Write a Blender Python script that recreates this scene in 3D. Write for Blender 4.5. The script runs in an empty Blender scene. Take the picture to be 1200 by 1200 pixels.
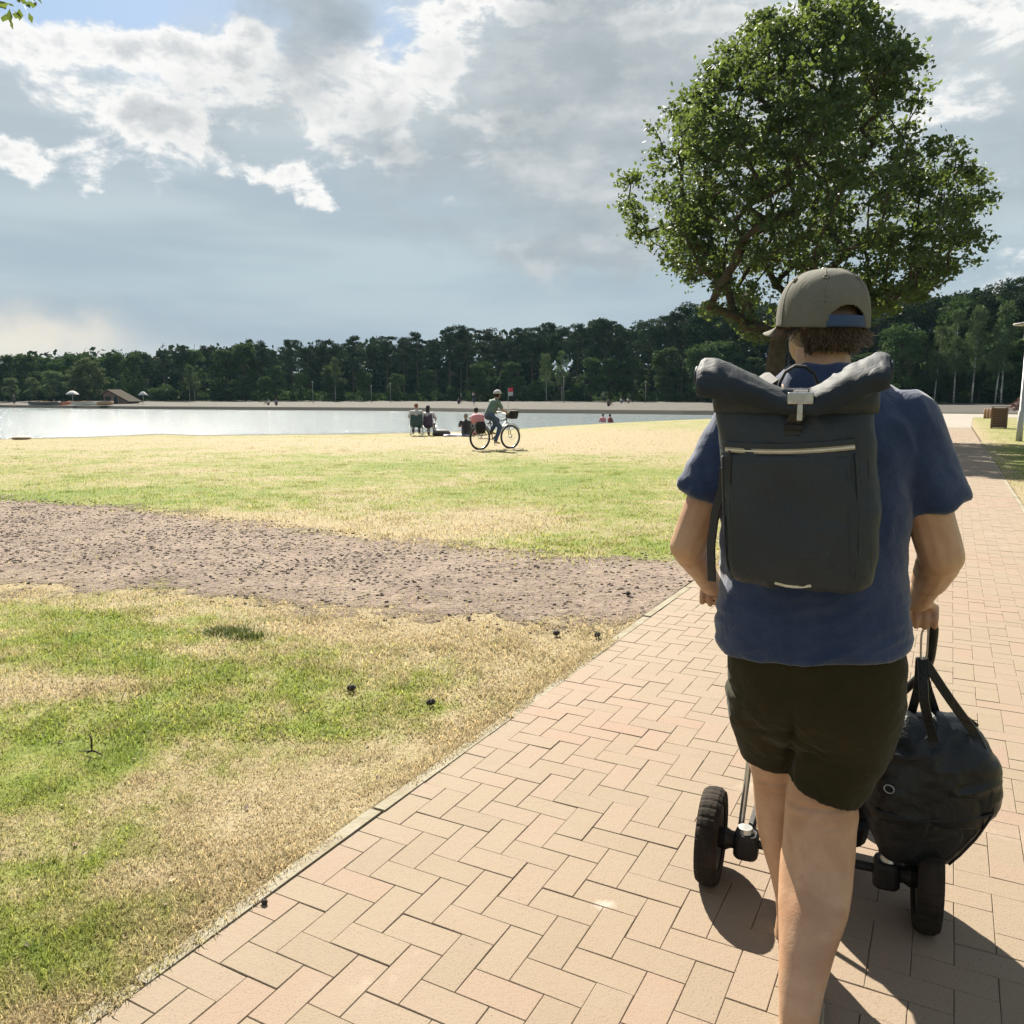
import bpy, bmesh, math, random
import numpy as np
from mathutils import Vector, Matrix, Euler
R = math.radians
rng = np.random.default_rng(7); random.seed(7)
S = bpy.context.scene; COL = S.collection
# ------------------------------------------------------------------ camera, world, sun, exposure
FPX = 960.; SC = FPX/1200.       # focal length in photo pixels
CH = 1.5; TH = math.atan(135/FPX); CT, ST = math.cos(TH), math.sin(TH)
cam = bpy.data.objects.new('camera', bpy.data.cameras.new('camera')); COL.objects.link(cam)
cam.location = (0, 0, CH); cam.rotation_euler = (math.pi/2 - TH, 0, 0)
cam.data.sensor_width = 36; cam.data.lens = 36*SC; cam.data.clip_start = .05; cam.data.clip_end = 5000
S.camera = cam
S.view_settings.view_transform = 'Standard'; S.view_settings.look = 'None'
S.view_settings.gamma = 1; S.view_settings.use_curve_mapping = False
S.view_settings.exposure = 1.75
SUN_EL, SUN_AZ = R(41.5), R(-14)          # azimuth measured from +Y towards +X
sun = bpy.data.objects.new('sun', bpy.data.lights.new('sun', 'SUN')); COL.objects.link(sun)
sun.data.energy = 5; sun.data.angle = R(.5); sun.data.color = (1, .93, .80)
sd = Vector((math.sin(SUN_AZ)*math.cos(SUN_EL), math.cos(SUN_AZ)*math.cos(SUN_EL), math.sin(SUN_EL)))
sun.rotation_euler = sd.to_track_quat('Z', 'Y').to_euler()

def WT(px, py, Y):
    a = (px-600)/FPX; b = (600-py)/FPX; k = Y/(CT+b*ST)
    return np.array([a*k, Y, CH+(-ST+b*CT)*k])
def W(px, py, Y): return WT(px, py, Y*SC)
def G(px, py, z=0.):
    a = (px-600)/FPX; b = (600-py)/FPX; k = (z-CH)/(-ST+b*CT)
    return np.array([a*k, (CT+b*ST)*k, z])

class NT:                                 # tiny node helper
    def __init__(s, tree): s.t = tree; s.n = tree.nodes; s.l = tree.links
    def new(s, typ, **kw):
        n = s.n.new(typ)
        for k, v in kw.items(): setattr(n, k, v)
        return n
    def link(s, a, b): s.l.new(a, b)
    def inp(s, sock, v):
        if v is None: return
        if isinstance(v, bpy.types.NodeSocket): s.l.new(v, sock)
        else:
            if isinstance(v, tuple) and len(v) == 3 and sock.type == 'RGBA': v = (*v, 1)
            sock.default_value = v
    def m(s, op, a, b=None, c=None, clamp=False):
        n = s.new('ShaderNodeMath', operation=op, use_clamp=clamp)
        s.inp(n.inputs[0], a); s.inp(n.inputs[1], b); s.inp(n.inputs[2], c)
        return n.outputs[0]
    def vm(s, op, a, b=None, scale=None):
        n = s.new('ShaderNodeVectorMath', operation=op)
        s.inp(n.inputs[0], a); s.inp(n.inputs[1], b)
        if scale is not None: s.inp(n.inputs['Scale'], scale)
        return n.outputs['Value'] if op in ('DOT_PRODUCT', 'LENGTH') else n.outputs[0]
    def noise(s, vec, scale, detail=4, rough=.5, dist=0., col=False):
        n = s.new('ShaderNodeTexNoise'); s.inp(n.inputs['Vector'], vec)
        n.inputs['Scale'].default_value = scale; n.inputs['Detail'].default_value = detail
        n.inputs['Roughness'].default_value = rough; n.inputs['Distortion'].default_value = dist
        return n.outputs['Color'] if col else n.outputs['Fac']
    def mix(s, f, a, b, mode='MIX'):
        n = s.new('ShaderNodeMix', data_type='RGBA', blend_type=mode)
        s.inp(n.inputs[0], f); s.inp(n.inputs[6], a); s.inp(n.inputs[7], b)
        return n.outputs[2]
    def ramp(s, f, stops):
        n = s.new('ShaderNodeValToRGB'); e = n.color_ramp.elements
        while len(e) < len(stops): e.new(.5)
        for el, (p, c) in zip(e, stops): el.position = p; el.color = (*c, 1)
        s.inp(n.inputs[0], f); return n.outputs[0]
    def mr(s, v, a, b, c=0., d=1., smooth=True):
        n = s.new('ShaderNodeMapRange', interpolation_type='SMOOTHSTEP' if smooth else 'LINEAR')
        s.inp(n.inputs[0], v)
        for i, x in enumerate((a, b, c, d)): s.inp(n.inputs[i+1], x)
        return n.outputs[0]

# ---- world: Nishita sky behind a layer of broken cloud
wd = bpy.data.worlds.new('World'); S.world = wd; wd.use_nodes = True
w = NT(wd.node_tree); w.n.clear()
tc = w.new('ShaderNodeTexCoord').outputs['Generated']
sky = w.new('ShaderNodeTexSky', sky_type='NISHITA', sun_disc=False, sun_elevation=SUN_EL, sun_rotation=SUN_AZ,
            air_density=1.0, dust_density=.6, ozone_density=1.5).outputs[0]
D = w.vm('NORMALIZE', tc)
sep = w.new('ShaderNodeSeparateXYZ'); w.link(D, sep.inputs[0])
az = w.m('ARCTAN2', sep.outputs[0], sep.outputs[1]); el = w.m('ARCSINE', sep.outputs[2])
elp = w.m('MAXIMUM', el, 0.)
warp = w.noise(D, 5, 5, .6, col=True)
wv = w.vm('SUBTRACT', warp, (.5, .5, .5))
ws = w.new('ShaderNodeSeparateXYZ'); w.link(wv, ws.inputs[0])
az2 = w.m('ADD', az, w.m('MULTIPLY', ws.outputs[0], .28)); el2 = w.m('ADD', el, w.m('MULTIPLY', ws.outputs[1], .16))
def ae(px, py):
    v = W(px, py, 10) - np.array([0, 0, CH]); v /= np.linalg.norm(v)
    return math.atan2(v[0], v[1]), math.asin(v[2])
wf = w.noise(D, 16, 5, .6, col=True); wfs = w.new('ShaderNodeSeparateXYZ'); w.link(w.vm('SUBTRACT', wf, (.5, .5, .5)), wfs.inputs[0])
az3 = w.m('ADD', az, w.m('MULTIPLY', wfs.outputs[0], .11)); el3 = w.m('ADD', el, w.m('MULTIPLY', wfs.outputs[1], .07))
def blobs(lst, az2=az2, el2=el2):
    tot = None
    for px, py, sx, sy, amp in lst:
        a0, e0 = ae(px, py)
        dx = w.m('DIVIDE', w.m('SUBTRACT', az2, a0), sx/FPX)
        dy = w.m('DIVIDE', w.m('SUBTRACT', el2, e0), sy/FPX)
        q = w.m('ADD', w.m('MULTIPLY', dx, dx), w.m('MULTIPLY', dy, dy))
        g = w.m('MULTIPLY', w.m('EXPONENT', w.m('MULTIPLY', q, -1.)), amp)
        tot = g if tot is None else w.m('ADD', tot, g)
    return tot
B = w.m('ADD', blobs([(230, 90, 300, 80, .06), (560, 20, 90, 40, .06), (1000, 10, 260, 35, .10), (40, -4, 150, 24, -.22), (205, -2, 110, 20, -.25), (455, 60, 30, 30, -.14), (150, 310, 260, 70, -.22), (450, 340, 300, 60, -.22), (640, 330, 260, 60, -.2), (1000, 330, 260, 60, -.1)]),
    blobs([(30, 45, 70, 20, .22), (130, 38, 60, 20, .24), (205, 62, 70, 26, .24), (80, 85, 45, 18, .10), (195, 152, 48, 26, .34), (140, 130, 45, 18, .16), (300, 50, 45, 40, .20), (260, 112, 60, 22, .18), (372, 150, 34, 26, .26), (405, 40, 40, 40, .20), (445, 105, 40, 30, .20), (462, 155, 24, 24, .22), (292, 150, 20, 18, .2), (325, 207, 46, 13, .30), (376, 236, 26, 18, .34),
           (12, 193, 26, 22, .36), (96, 205, 24, 20, .34), (530, 239, 26, 14, .20), (590, 144, 58, 13, .30), (662, 122, 34, 11, .24), (510, 20, 60, 18, .2), (525, 75, 40, 25, .18), (610, 8, 100, 12, .2), (1110, 128, 50, 13, .3), (1000, 8, 160, 12, .2), (1180, 60, 30, 40, .12), (720, 232, 34, 11, .22), (1165, 325, 60, 16, .2)], az3, el3))
K = blobs([(335, 45, 60, 70, .75), (690, 70, 170, 70, .75), (660, 215, 170, 55, 1.0), (800, 130, 170, 110, .6), (470, 170, 70, 60, .35), (110, 130, 160, 45, .35), (1050, 220, 180, 100, .55), (620, 290, 200, 22, .6)])
sq = w.vm('MULTIPLY', D, (1., 1., 1.9))
n1 = w.noise(sq, 8.5, 10, .62, .35)
n2 = w.noise(w.vm('ADD', sq, (3.1, 1.7, .4)), 26, 8, .65, .3)
dens = w.m('ADD', w.m('ADD', w.m('MULTIPLY', w.m('SUBTRACT', n1, .5), 1.15), w.m('MULTIPLY', w.m('SUBTRACT', n2, .5), .42)), w.m('ADD', B, .30))
# high smooth stratus: grey blue, streaked along the horizon
st = w.vm('MULTIPLY', D, (1., 1., 6.))
n3 = w.noise(st, 3.2, 5, .5)
strat = w.ramp(elp, [(0., (.52, .60, .66)), (.06, (.405, .495, .575)), (.14, (.425, .53, .60)), (.24, (.455, .545, .61)), (.33, (.50, .57, .615)), (.6, (.50, .57, .62)), (1., (.45, .53, .61))])
strat = w.mix(w.mr(n3, .35, .68), strat, w.mix(1., strat, (1.22, 1.18, 1.13), 'MULTIPLY'))
cream = blobs([(20, 398, 120, 30, 1.0)])
strat = w.mix(w.m('MULTIPLY', w.m('MINIMUM', cream, 1.), .95), strat, (.86, .80, .70))
blue = w.m('MINIMUM', w.m('MAXIMUM', blobs([(60, -10, 240, 40, 1.2), (460, 62, 40, 40, .7)]), 0.), 1.)
skyb = w.mix(1., sky, (1., 1., 1.), 'MULTIPLY')
CL = 5.9                                   # cloud radiance relative to the physically bright sky, before the 0.1 strength
stratL = w.vm('SCALE', strat, scale=CL)
opn = w.m('MAXIMUM', blue, w.mr(elp, .75, 1.4, 0., .8))
stratL = w.mix(opn, stratL, w.mix(.25, w.vm('SCALE', (.37, .53, .73), scale=CL), sky))
mask = w.mr(dens, .34, .55)
ccol = w.ramp(dens, [(.38, (.78, .82, .85)), (.50, (1.03, 1.02, .99)), (.58, (.98, .97, .95)), (.70, (.72, .74, .75)), (.88, (.52, .54, .55))])
ccolL = w.vm('SCALE', ccol, scale=CL)
skyc = w.mix(w.m('MULTIPLY', mask, .96), stratL, ccolL)
n4 = w.noise(w.vm('ADD', sq, (7.7, 2.2, 5.)), 4.5, 7, .55, .3)
gk = w.mr(w.m('ADD', K, w.m('MULTIPLY', w.m('SUBTRACT', n4, .5), 2.0)), .25, .95)
gcol = w.ramp(w.noise(sq, 9, 6, .6), [(.3, (.34, .40, .44)), (.52, (.46, .51, .54)), (.72, (.72, .74, .75))])
skyc = w.mix(w.m('MULTIPLY', gk, .82), skyc, w.vm('SCALE', gcol, scale=CL))
below = w.mr(el, -.02, .0)
skyc = w.mix(below, (.9, .95, .8), skyc)
bg = w.new('ShaderNodeBackground'); w.link(skyc, bg.inputs[0]); bg.inputs[1].default_value = .05
wo = w.new('ShaderNodeOutputWorld'); w.link(bg.outputs[0], wo.inputs[0])

# ------------------------------------------------------------------ numpy noise
def _h(i, j, k, s):
    n = (i*73856093) ^ (j*19349663) ^ (k*83492791) ^ (s*2654435761)
    n = (n ^ (n >> 13)) * 1274126177 & 0x7fffffff
    n = (n ^ (n >> 16)) & 0xffff
    return n/65535.
def vnoise(P, s=0):
    P = np.asarray(P, float); I = np.floor(P).astype(np.int64); F = P-I; F = F*F*(3-2*F)
    i, j, k = I[:, 0], I[:, 1], I[:, 2]; x, y, z = F[:, 0], F[:, 1], F[:, 2]
    r = 0
    for a in (0, 1):
        for b in (0, 1):
            for c in (0, 1):
                r = r + _h(i+a, j+b, k+c, s)*(x if a else 1-x)*(y if b else 1-y)*(z if c else 1-z)
    return r
def fbm(P, o=3, s=0):
    r = 0; a = .5; P = np.asarray(P, float)
    for q in range(o): r = r + a*vnoise(P*2**q, s+q); a *= .5
    return r/(1-.5**o)

# ------------------------------------------------------------------ mesh helpers
class MB:
    def __init__(s): s.v = []; s.f = []; s.n = 0
    def add(s, v, f):
        v = np.asarray(v, float); s.v.append(v); s.f += [tuple(int(i)+s.n for i in q) for q in f]; s.n += len(v); return s
    def box(s, c, d, rot=None, taper=1.):
        x, y, z = np.asarray(d)/2.
        v = np.array([[sx*x*(taper if sz > 0 else 1), sy*y*(taper if sz > 0 else 1), sz*z] for sz in (-1, 1) for sy in (-1, 1) for sx in (-1, 1)])
        if rot is not None: v = v @ np.array(Euler(rot).to_matrix()).T if not hasattr(rot, 'shape') else v @ rot.T
        return s.add(v+np.asarray(c, float), [(0, 2, 3, 1), (4, 5, 7, 6), (0, 1, 5, 4), (2, 6, 7, 3), (0, 4, 6, 2), (1, 3, 7, 5)])
    def tube(s, pts, rad, n=8, cap=True, flat=1., up=None):
        pts = np.asarray(pts, float); m = len(pts)
        rad = np.broadcast_to(np.asarray(rad, float), (m,))
        T = np.gradient(pts, axis=0); T /= np.linalg.norm(T, axis=1)[:, None]+1e-12
        u = np.array(up if up is not None else ([0, 0, 1.] if abs(T[0][2]) < .9 else [1., 0, 0]))
        V = []; a = np.linspace(0, 2*np.pi, n, endpoint=False)
        for p, t, r in zip(pts, T, rad):
            u = u - t*np.dot(u, t); u /= np.linalg.norm(u)+1e-12; b = np.cross(t, u)
            V.append(p + r*(np.cos(a)[:, None]*b + flat*np.sin(a)[:, None]*u))
        V = np.concatenate(V); F = []
        for i in range(m-1):
            for j in range(n):
                k = (j+1) % n; F.append((i*n+j, i*n+k, (i+1)*n+k, (i+1)*n+j))
        if cap: F.append(tuple(range(n-1, -1, -1))); F.append(tuple((m-1)*n+j for j in range(n)))
        return s.add(V, F)
    def rings(s, RR, cap=True):
        m, n = len(RR), len(RR[0]); V = np.concatenate(RR); F = []
        for i in range(m-1):
            for j in range(n):
                k = (j+1) % n; F.append((i*n+j, i*n+k, (i+1)*n+k, (i+1)*n+j))
        if cap: F.append(tuple(range(n-1, -1, -1))); F.append(tuple((m-1)*n+j for j in range(n)))
        return s.add(V, F)
    def ball(s, c, r, n=12, m=8, M=None):
        r = np.broadcast_to(np.asarray(r, float), (3,)); RR = []
        for i in range(1, m):
            t = np.pi*i/m; a = np.linspace(0, 2*np.pi, n, endpoint=False)
            v = np.stack([np.cos(a)*np.sin(t), np.sin(a)*np.sin(t), np.full(n, -np.cos(t))], 1)*r
            RR.append((v if M is None else v @ np.asarray(M).T)+np.asarray(c, float))
        return s.rings(RR)
    def limb(s, p0, p1, r0, r1, n=12):
        p0, p1 = np.asarray(p0, float), np.asarray(p1, float); d = p1-p0; L = np.linalg.norm(d)+1e-9; d = d/L
        pts, rr = [], []
        for t in np.linspace(-1, 0, 5)[:-1]: pts.append(p0+d*r0*t*.99); rr.append(r0*math.sqrt(max(1-t*t, .02)))
        for t in np.linspace(0, 1, 4): pts.append(p0+d*L*t); rr.append(r0+(r1-r0)*t)
        for t in np.linspace(0, 1, 5)[1:]: pts.append(p1+d*r1*t*.99); rr.append(r1*math.sqrt(max(1-t*t, .02)))
        return s.tube(pts, rr, n)
    def mesh(s, name):
        me = bpy.data.meshes.new(name)
        me.from_pydata(np.concatenate(s.v).tolist() if s.v else [], [], s.f); me.update()
        return me
def recalc(me):
    bm = bmesh.new(); bm.from_mesh(me); bmesh.ops.recalc_face_normals(bm, faces=bm.faces); bm.to_mesh(me); bm.free()
def smooth(me, on=True): me.polygons.foreach_set('use_smooth', [on]*len(me.polygons))
def link(name, me, m, parent=None, sm=False, **tags):
    o = bpy.data.objects.new(name, me); COL.objects.link(o)
    if m is not None:
        for q in (m if isinstance(m, (list, tuple)) else [m]): me.materials.append(q)
    if sm: smooth(me)
    if parent is not None: o.parent = parent
    for k, v in tags.items(): o[k] = v
    return o
def build(name, mb, m, parent=None, sm=False, fix=True, **tags):
    me = mb.mesh(name)
    if fix: recalc(me)
    return link(name, me, m, parent, sm, **tags)
def thing(name, loc, label, cat, group=None, rz=0):
    o = bpy.data.objects.new(name, None); COL.objects.link(o); o.location = loc; o.rotation_euler = (0, 0, rz)
    o.empty_display_size = .1; o['label'] = label; o['category'] = cat
    if group: o['group'] = group
    return o
def copy_tree(o, parent=None):
    c = o.copy(); COL.objects.link(c)
    if parent is not None: c.parent = parent
    for ch in list(o.children): copy_tree(ch, c)
    return c
def remesh(mb, vox, it=6, fac=.5):
    me = mb.mesh('tmp'); o = bpy.data.objects.new('tmp', me); COL.objects.link(o)
    md = o.modifiers.new('r', 'REMESH'); md.mode = 'VOXEL'; md.voxel_size = vox
    if it: q = o.modifiers.new('s', 'SMOOTH'); q.factor = fac; q.iterations = it
    dg = bpy.context.evaluated_depsgraph_get(); dg.update()
    out = bpy.data.meshes.new_from_object(o.evaluated_get(dg))
    bpy.data.objects.remove(o); bpy.data.meshes.remove(me); smooth(out); return out
def getv(me):
    a = np.empty(len(me.vertices)*3); me.vertices.foreach_get('co', a); return a.reshape(-1, 3)
def getn(me):
    a = np.empty(len(me.vertices)*3); me.vertex_normals.foreach_get('vector', a); return a.reshape(-1, 3)
def setv(me, v): me.vertices.foreach_set('co', v.ravel()); me.update()
def fattr(me, name, vals):
    at = me.attributes.new(name, 'FLOAT', 'POINT'); at.data.foreach_set('value', np.asarray(vals, np.float32))
def rawmesh(name, V, F, rnd=None, k=None):
    """V (n,3) F (m,3|4) arrays, fast"""
    me = bpy.data.meshes.new(name); me.vertices.add(len(V)); me.vertices.foreach_set('co', np.asarray(V, np.float32).ravel())
    m, q = F.shape; me.loops.add(m*q); me.loops.foreach_set('vertex_index', F.ravel().astype(np.int32))
    me.polygons.add(m); me.polygons.foreach_set('loop_start', np.arange(0, m*q, q, dtype=np.int32))
    me.update(calc_edges=True); me.polygons.foreach_set('use_smooth', [False]*m)
    if rnd is not None: fattr(me, 'rnd', rnd)
    return me

# ------------------------------------------------------------------ materials
def newmat(name):
    m = bpy.data.materials.new(name); m.use_nodes = True; t = NT(m.node_tree); t.n.clear()
    out = t.new('ShaderNodeOutputMaterial'); b = t.new('ShaderNodeBsdfPrincipled'); t.link(b.outputs[0], out.inputs[0])
    return m, t, b, out
def pm(name, c, c2=None, scale=8., rough=.6, bump=0., bscale=None, spec=.5, metal=0., detail=5, bdist=.01, sheen=0., coord='Object'):
    m, t, b, out = newmat(name)
    vec = t.new('ShaderNodeTexCoord').outputs[coord]
    if c2 is None: c2 = tuple(x*.78 for x in c)
    n = t.noise(vec, scale, detail, .6)
    t.link(t.mix(t.mr(n, .3, .7), c, c2), b.inputs['Base Color'])
    b.inputs['Roughness'].default_value = rough; b.inputs['Metallic'].default_value = metal
    b.inputs['Specular IOR Level'].default_value = spec
    if sheen: b.inputs['Sheen Weight'].default_value = sheen
    if bump:
        bp = t.new('ShaderNodeBump'); bp.inputs['Strength'].default_value = bump; bp.inputs['Distance'].default_value = bdist
        t.link(t.noise(vec, bscale or scale*3, 6, .6), bp.inputs['Height']); t.link(bp.outputs[0], b.inputs['Normal'])
    return m
def leafmat(name, c1, c2, trans, tw=.35, rough=.5, scale=.6, spec=.3):
    m, t, b, out = newmat(name)
    at = t.new('ShaderNodeAttribute', attribute_name='rnd').outputs['Fac']
    oi = t.new('ShaderNodeObjectInfo').outputs['Random']
    col = t.mix(at, c1, c2)
    hs = t.new('ShaderNodeHueSaturation'); t.link(col, hs.inputs['Color'])
    t.link(t.mr(oi, 0., 1., .72, 1.28, False), hs.inputs['Value']); t.link(t.mr(oi, 0., 1., .485, .515, False), hs.inputs['Hue'])
    t.link(hs.outputs[0], b.inputs['Base Color']); b.inputs['Roughness'].default_value = rough; b.inputs['Specular IOR Level'].default_value = spec
    tr = t.new('ShaderNodeBsdfTranslucent'); t.link(t.mix(at, trans, tuple(x*.7 for x in trans)), tr.inputs[0])
    mx = t.new('ShaderNodeMixShader'); mx.inputs[0].default_value = tw
    t.link(b.outputs[0], mx.inputs[1]); t.link(tr.outputs[0], mx.inputs[2]); t.link(mx.outputs[0], out.inputs[0])
    return m

# ------------------------------------------------------------------ terrain
HAZE = 9e-5
PA = G(810, 690)[:2]; PU = PA-G(130, 1190)[:2]; PU /= np.linalg.norm(PU); PN = np.array([PU[1], -PU[0]])
CZ = .1012; PW = CZ*int(round(float((G(1200, 612)[:2]-PA) @ PN)/CZ))
LAKE = -.3
def interp(t, xs, ys): return np.interp(t, xs, ys)
_n = [(-200, 519), (0, 514), (100, 512), (190, 508.5), (230, 510), (420, 508), (520, 506), (600, 503), (700, 497), (830, 491.5), (960, 489)]
_np = np.array([G(x, y, LAKE) for x, y in _n]); NT_, NR_ = _np[:, 0]/_np[:, 1], np.hypot(_np[:, 0], _np[:, 1])
_f = [(-300, 476.5), (0, 477.6), (160, 479.5), (300, 480.5), (500, 482), (600, 484), (800, 486), (960, 487.6)]
_fp = np.array([G(x, y, LAKE) for x, y in _f]); FT_, FR_ = _fp[:, 0]/_fp[:, 1], np.hypot(_fp[:, 0], _fp[:, 1])
def Rn(t): return interp(t, NT_, NR_)
def Rf(t): return interp(t, FT_, FR_)
def Rt(t): return SC*interp(t*SC, [-.6, -.5, -.3, 0, .2, .4, .6], [250, 235, 205, 190, 170, 152, 140])     # foot of the wood
def lakeness(t): return 1-np.clip((t*SC-.30)/.06, 0, 1)
NA = 520
angs = np.concatenate([np.linspace(-180, -62, 40)[:-1], np.linspace(-62, 62, NA), np.linspace(62, 180, 40)[1:-1]])
angs = R(1)*angs
V = []; att = []
rows_near = np.geomspace(.4, 1, 60)
for a in angs:
    inside = abs(a) <= R(62)
    t = math.tan(a) if inside else math.copysign(1.88, a)
    tt = max(min(t, .9), -.9)
    rn, rf, rt = float(Rn(tt)), float(Rf(tt)), float(Rt(tt))
    lk = float(lakeness(tt))
    if not inside: lk *= max(0, 1-(abs(a)-R(62))/R(20)) if a < 0 else 0
    r0 = rn-15
    rows = [(r, 0, 0) for r in np.concatenate([np.geomspace(.3, 4, 16), np.linspace(4.5, r0, 46)])]
    for q in np.linspace(.08, 1, 14): rows.append((r0+15*q, LAKE*q*q*(1.0)*lk, max(0, (q-.55)/.45)*lk))
    rows += [(rn+(rf-rn)*.1, -.9*lk, 1), (rn+(rf-rn)*.5, -1.4*lk, 1), (rf-2, -.7*lk, 1), (rf, (LAKE-.05)*lk, 2), (rf+.25, .10, 2), (rf+.5, .13, 1), (rf+1.4, .16, .8)]
    for q in (.08, .2, .4, .6, .8, .95, 1.): rows.append((rf+1.4+(rt-rf-1.4)*q, .16+.55*q, .6))
    rows += [(rt+3, .72, 0), (rt+40, .8, 0), (rt+120, .8, 0), (900, .8, 0), (2600, .8, 0)]
    for r, z, s in rows:
        V.append((r*math.sin(a), r*math.cos(a), z)); att.append(s)
nr = len(rows); V = np.array(V); na = len(angs)
ii, jj = np.meshgrid(np.arange(na), np.arange(nr-1), indexing='ij'); i2 = (ii+1) % na
F = np.stack([ii*nr+jj, ii*nr+jj+1, i2*nr+jj+1, i2*nr+jj], -1).reshape(-1, 4)
V = np.concatenate([V, [[0, 0, 0.]]]); att.append(0)
me = rawmesh('ground', V, F[:, ::-1]); fattr(me, 'sand', att)
bm = bmesh.new(); bm.from_mesh(me); bm.verts.ensure_lookup_table()
for i in range(na):
    try: bm.faces.new((bm.verts[len(V)-1], bm.verts[i*nr], bm.verts[((i+1) % na)*nr]))
    except ValueError: pass
bmesh.ops.recalc_face_normals(bm, faces=bm.faces); bm.to_mesh(me); bm.free(); smooth(me)
if me.polygons[0].normal.z < 0: me.flip_normals()

# curves bounding the soil track, in world X -> Y
TU = np.array([G(x, y)[:2] for x, y in [(-500, 572), (0, 588), (120, 594), (220, 606), (420, 632), (640, 651), (720, 655), (800, 660), (830, 664)]])
TL = np.array([G(x, y)[:2] for x, y in [(-500, 668), (0, 680), (200, 690), (400, 712), (600, 727), (740, 724), (790, 705)]])
def lawn_color(t, pos):
    sx = t.new('ShaderNodeSeparateXYZ'); t.link(pos, sx.inputs[0]); X, Y = sx.outputs[0], sx.outputs[1]
    p2 = t.vm('MULTIPLY', pos, (1., 1., 0.))
    big = t.noise(p2, .55, 5, .62, .4); mid = t.noise(p2, 3.2, 5, .65); fine = t.noise(p2, 38, 4, .7)
    def spot(px, py, sx_, sy_, amp):
        c = G(px, py)
        dx = t.m('DIVIDE', t.m('SUBTRACT', X, float(c[0])), sx_); dy = t.m('DIVIDE', t.m('SUBTRACT', Y, float(c[1])), sy_)
        return t.m('MULTIPLY', t.m('EXPONENT', t.m('MULTIPLY', t.m('ADD', t.m('MULTIPLY', dx, dx), t.m('MULTIPLY', dy, dy)), -1.)), amp)
    g = t.m('ADD', t.m('MULTIPLY', t.m('SUBTRACT', big, .5), 1.5), t.m('ADD', t.m('MULTIPLY', t.m('SUBTRACT', mid, .5), 1.45), t.m('MULTIPLY', t.m('SUBTRACT', t.noise(p2, 13, 4, .7), .5), .9)))
    for a in [(30, 880, .7, .9, .34), (300, 810, 1., .55, .22), (130, 730, 1.4, .6, .2), (60, 810, .8, .25, -.6), (560, 700, 2, .5, -.15), (240, 765, .3, .2, -.4), (250, 1100, .6, .5, .0), (420, 960, .8, .8, -.22), (150, 960, .8, .4, -.10), (40, 1150, .5, .35, .22), (180, 1130, .3, .2, .2), (0, 1000, .4, .3, .15), (120, 1080, .4, .25, .12),
              (80, 580, 3, 1.2, .4), (400, 545, 6, 3, .20), (700, 560, 3, 5, .25), (740, 640, 1.5, 1.4, .28), (450, 618, 3, 1.6, -.35), (150, 545, 6, 3, -.08), (740, 513, 5, 9, -.6), (20, 692, .9, .5, -.4), (200, 702, .9, .45, -.3), (390, 725, .9, .45, -.5), (560, 742, .9, .6, -.5), (680, 735, .5, .4, -.4), (330, 628, 2, .8, -.3), (180, 606, 2, .6, -.2), (300, 518, 14, 5, -.35), (1180, 540, 4, 8, .3)]:
        g = t.m('ADD', g, spot(*a))
    d = t.m('SUBTRACT', t.vm('DOT_PRODUCT', pos, (float(PN[0]), float(PN[1]), 0.)), float(PA @ PN))     # signed distance to the path's left edge
    edge = t.mr(t.m('ABSOLUTE', t.m('SUBTRACT', d, PW/2)), PW/2, PW/2+.75, 1., 0.)
    g = t.m('SUBTRACT', t.m('ADD', g, .44), t.m('MULTIPLY', edge, .42))
    col = t.ramp(g, [(.0, (.238, .196, .122)), (.22, (.226, .193, .112)), (.42, (.188, .177, .077)), (.62, (.138, .155, .038)), (1., (.088, .130, .019))])
    return col, fine, mid, t
m_ground, t, b, out = newmat('lawn_ground')
pos = t.new('ShaderNodeNewGeometry').outputs['Position']
lc, fine, mid, _ = lawn_color(t, pos)
lc = t.mix(t.mr(fine, .35, .62), t.mix(1., lc, (.78, .76, .70), 'MULTIPLY'), lc)
sand = t.new('ShaderNodeAttribute', attribute_name='sand').outputs['Fac']
sn = t.noise(pos, .35, 6, .65)
sandc = t.mix(t.mr(sn, .3, .7), (0.042, 0.039, 0.035), (0.063, 0.057, 0.050))
sm_ = t.mr(t.m('ADD', sand, t.m('MULTIPLY', t.m('SUBTRACT', t.noise(pos, .8, 5, .6), .5), .5)), .25, .6)
sxyz = t.new('ShaderNodeSeparateXYZ'); t.link(pos, sxyz.inputs[0])
bank = t.mr(sand, 1.2, 1.6)
wood = t.mr(sxyz.outputs[2], .705, .72)
c = t.mix(sm_, lc, sandc); c = t.mix(bank, c, (.035, .033, .028)); c = t.mix(wood, c, (.03, .035, .018))
t.link(c, b.inputs['Base Color']); b.inputs['Roughness'].default_value = .95; b.inputs['Specular IOR Level'].default_value = .15
bp = t.new('ShaderNodeBump'); bp.inputs['Strength'].default_value = .55; bp.inputs['Distance'].default_value = .03
t.link(t.m('ADD', t.m('MULTIPLY', fine, .7), mid), bp.inputs['Height']); t.link(bp.outputs[0], b.inputs['Normal'])
ground = link('ground', me, m_ground, kind='structure')

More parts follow.
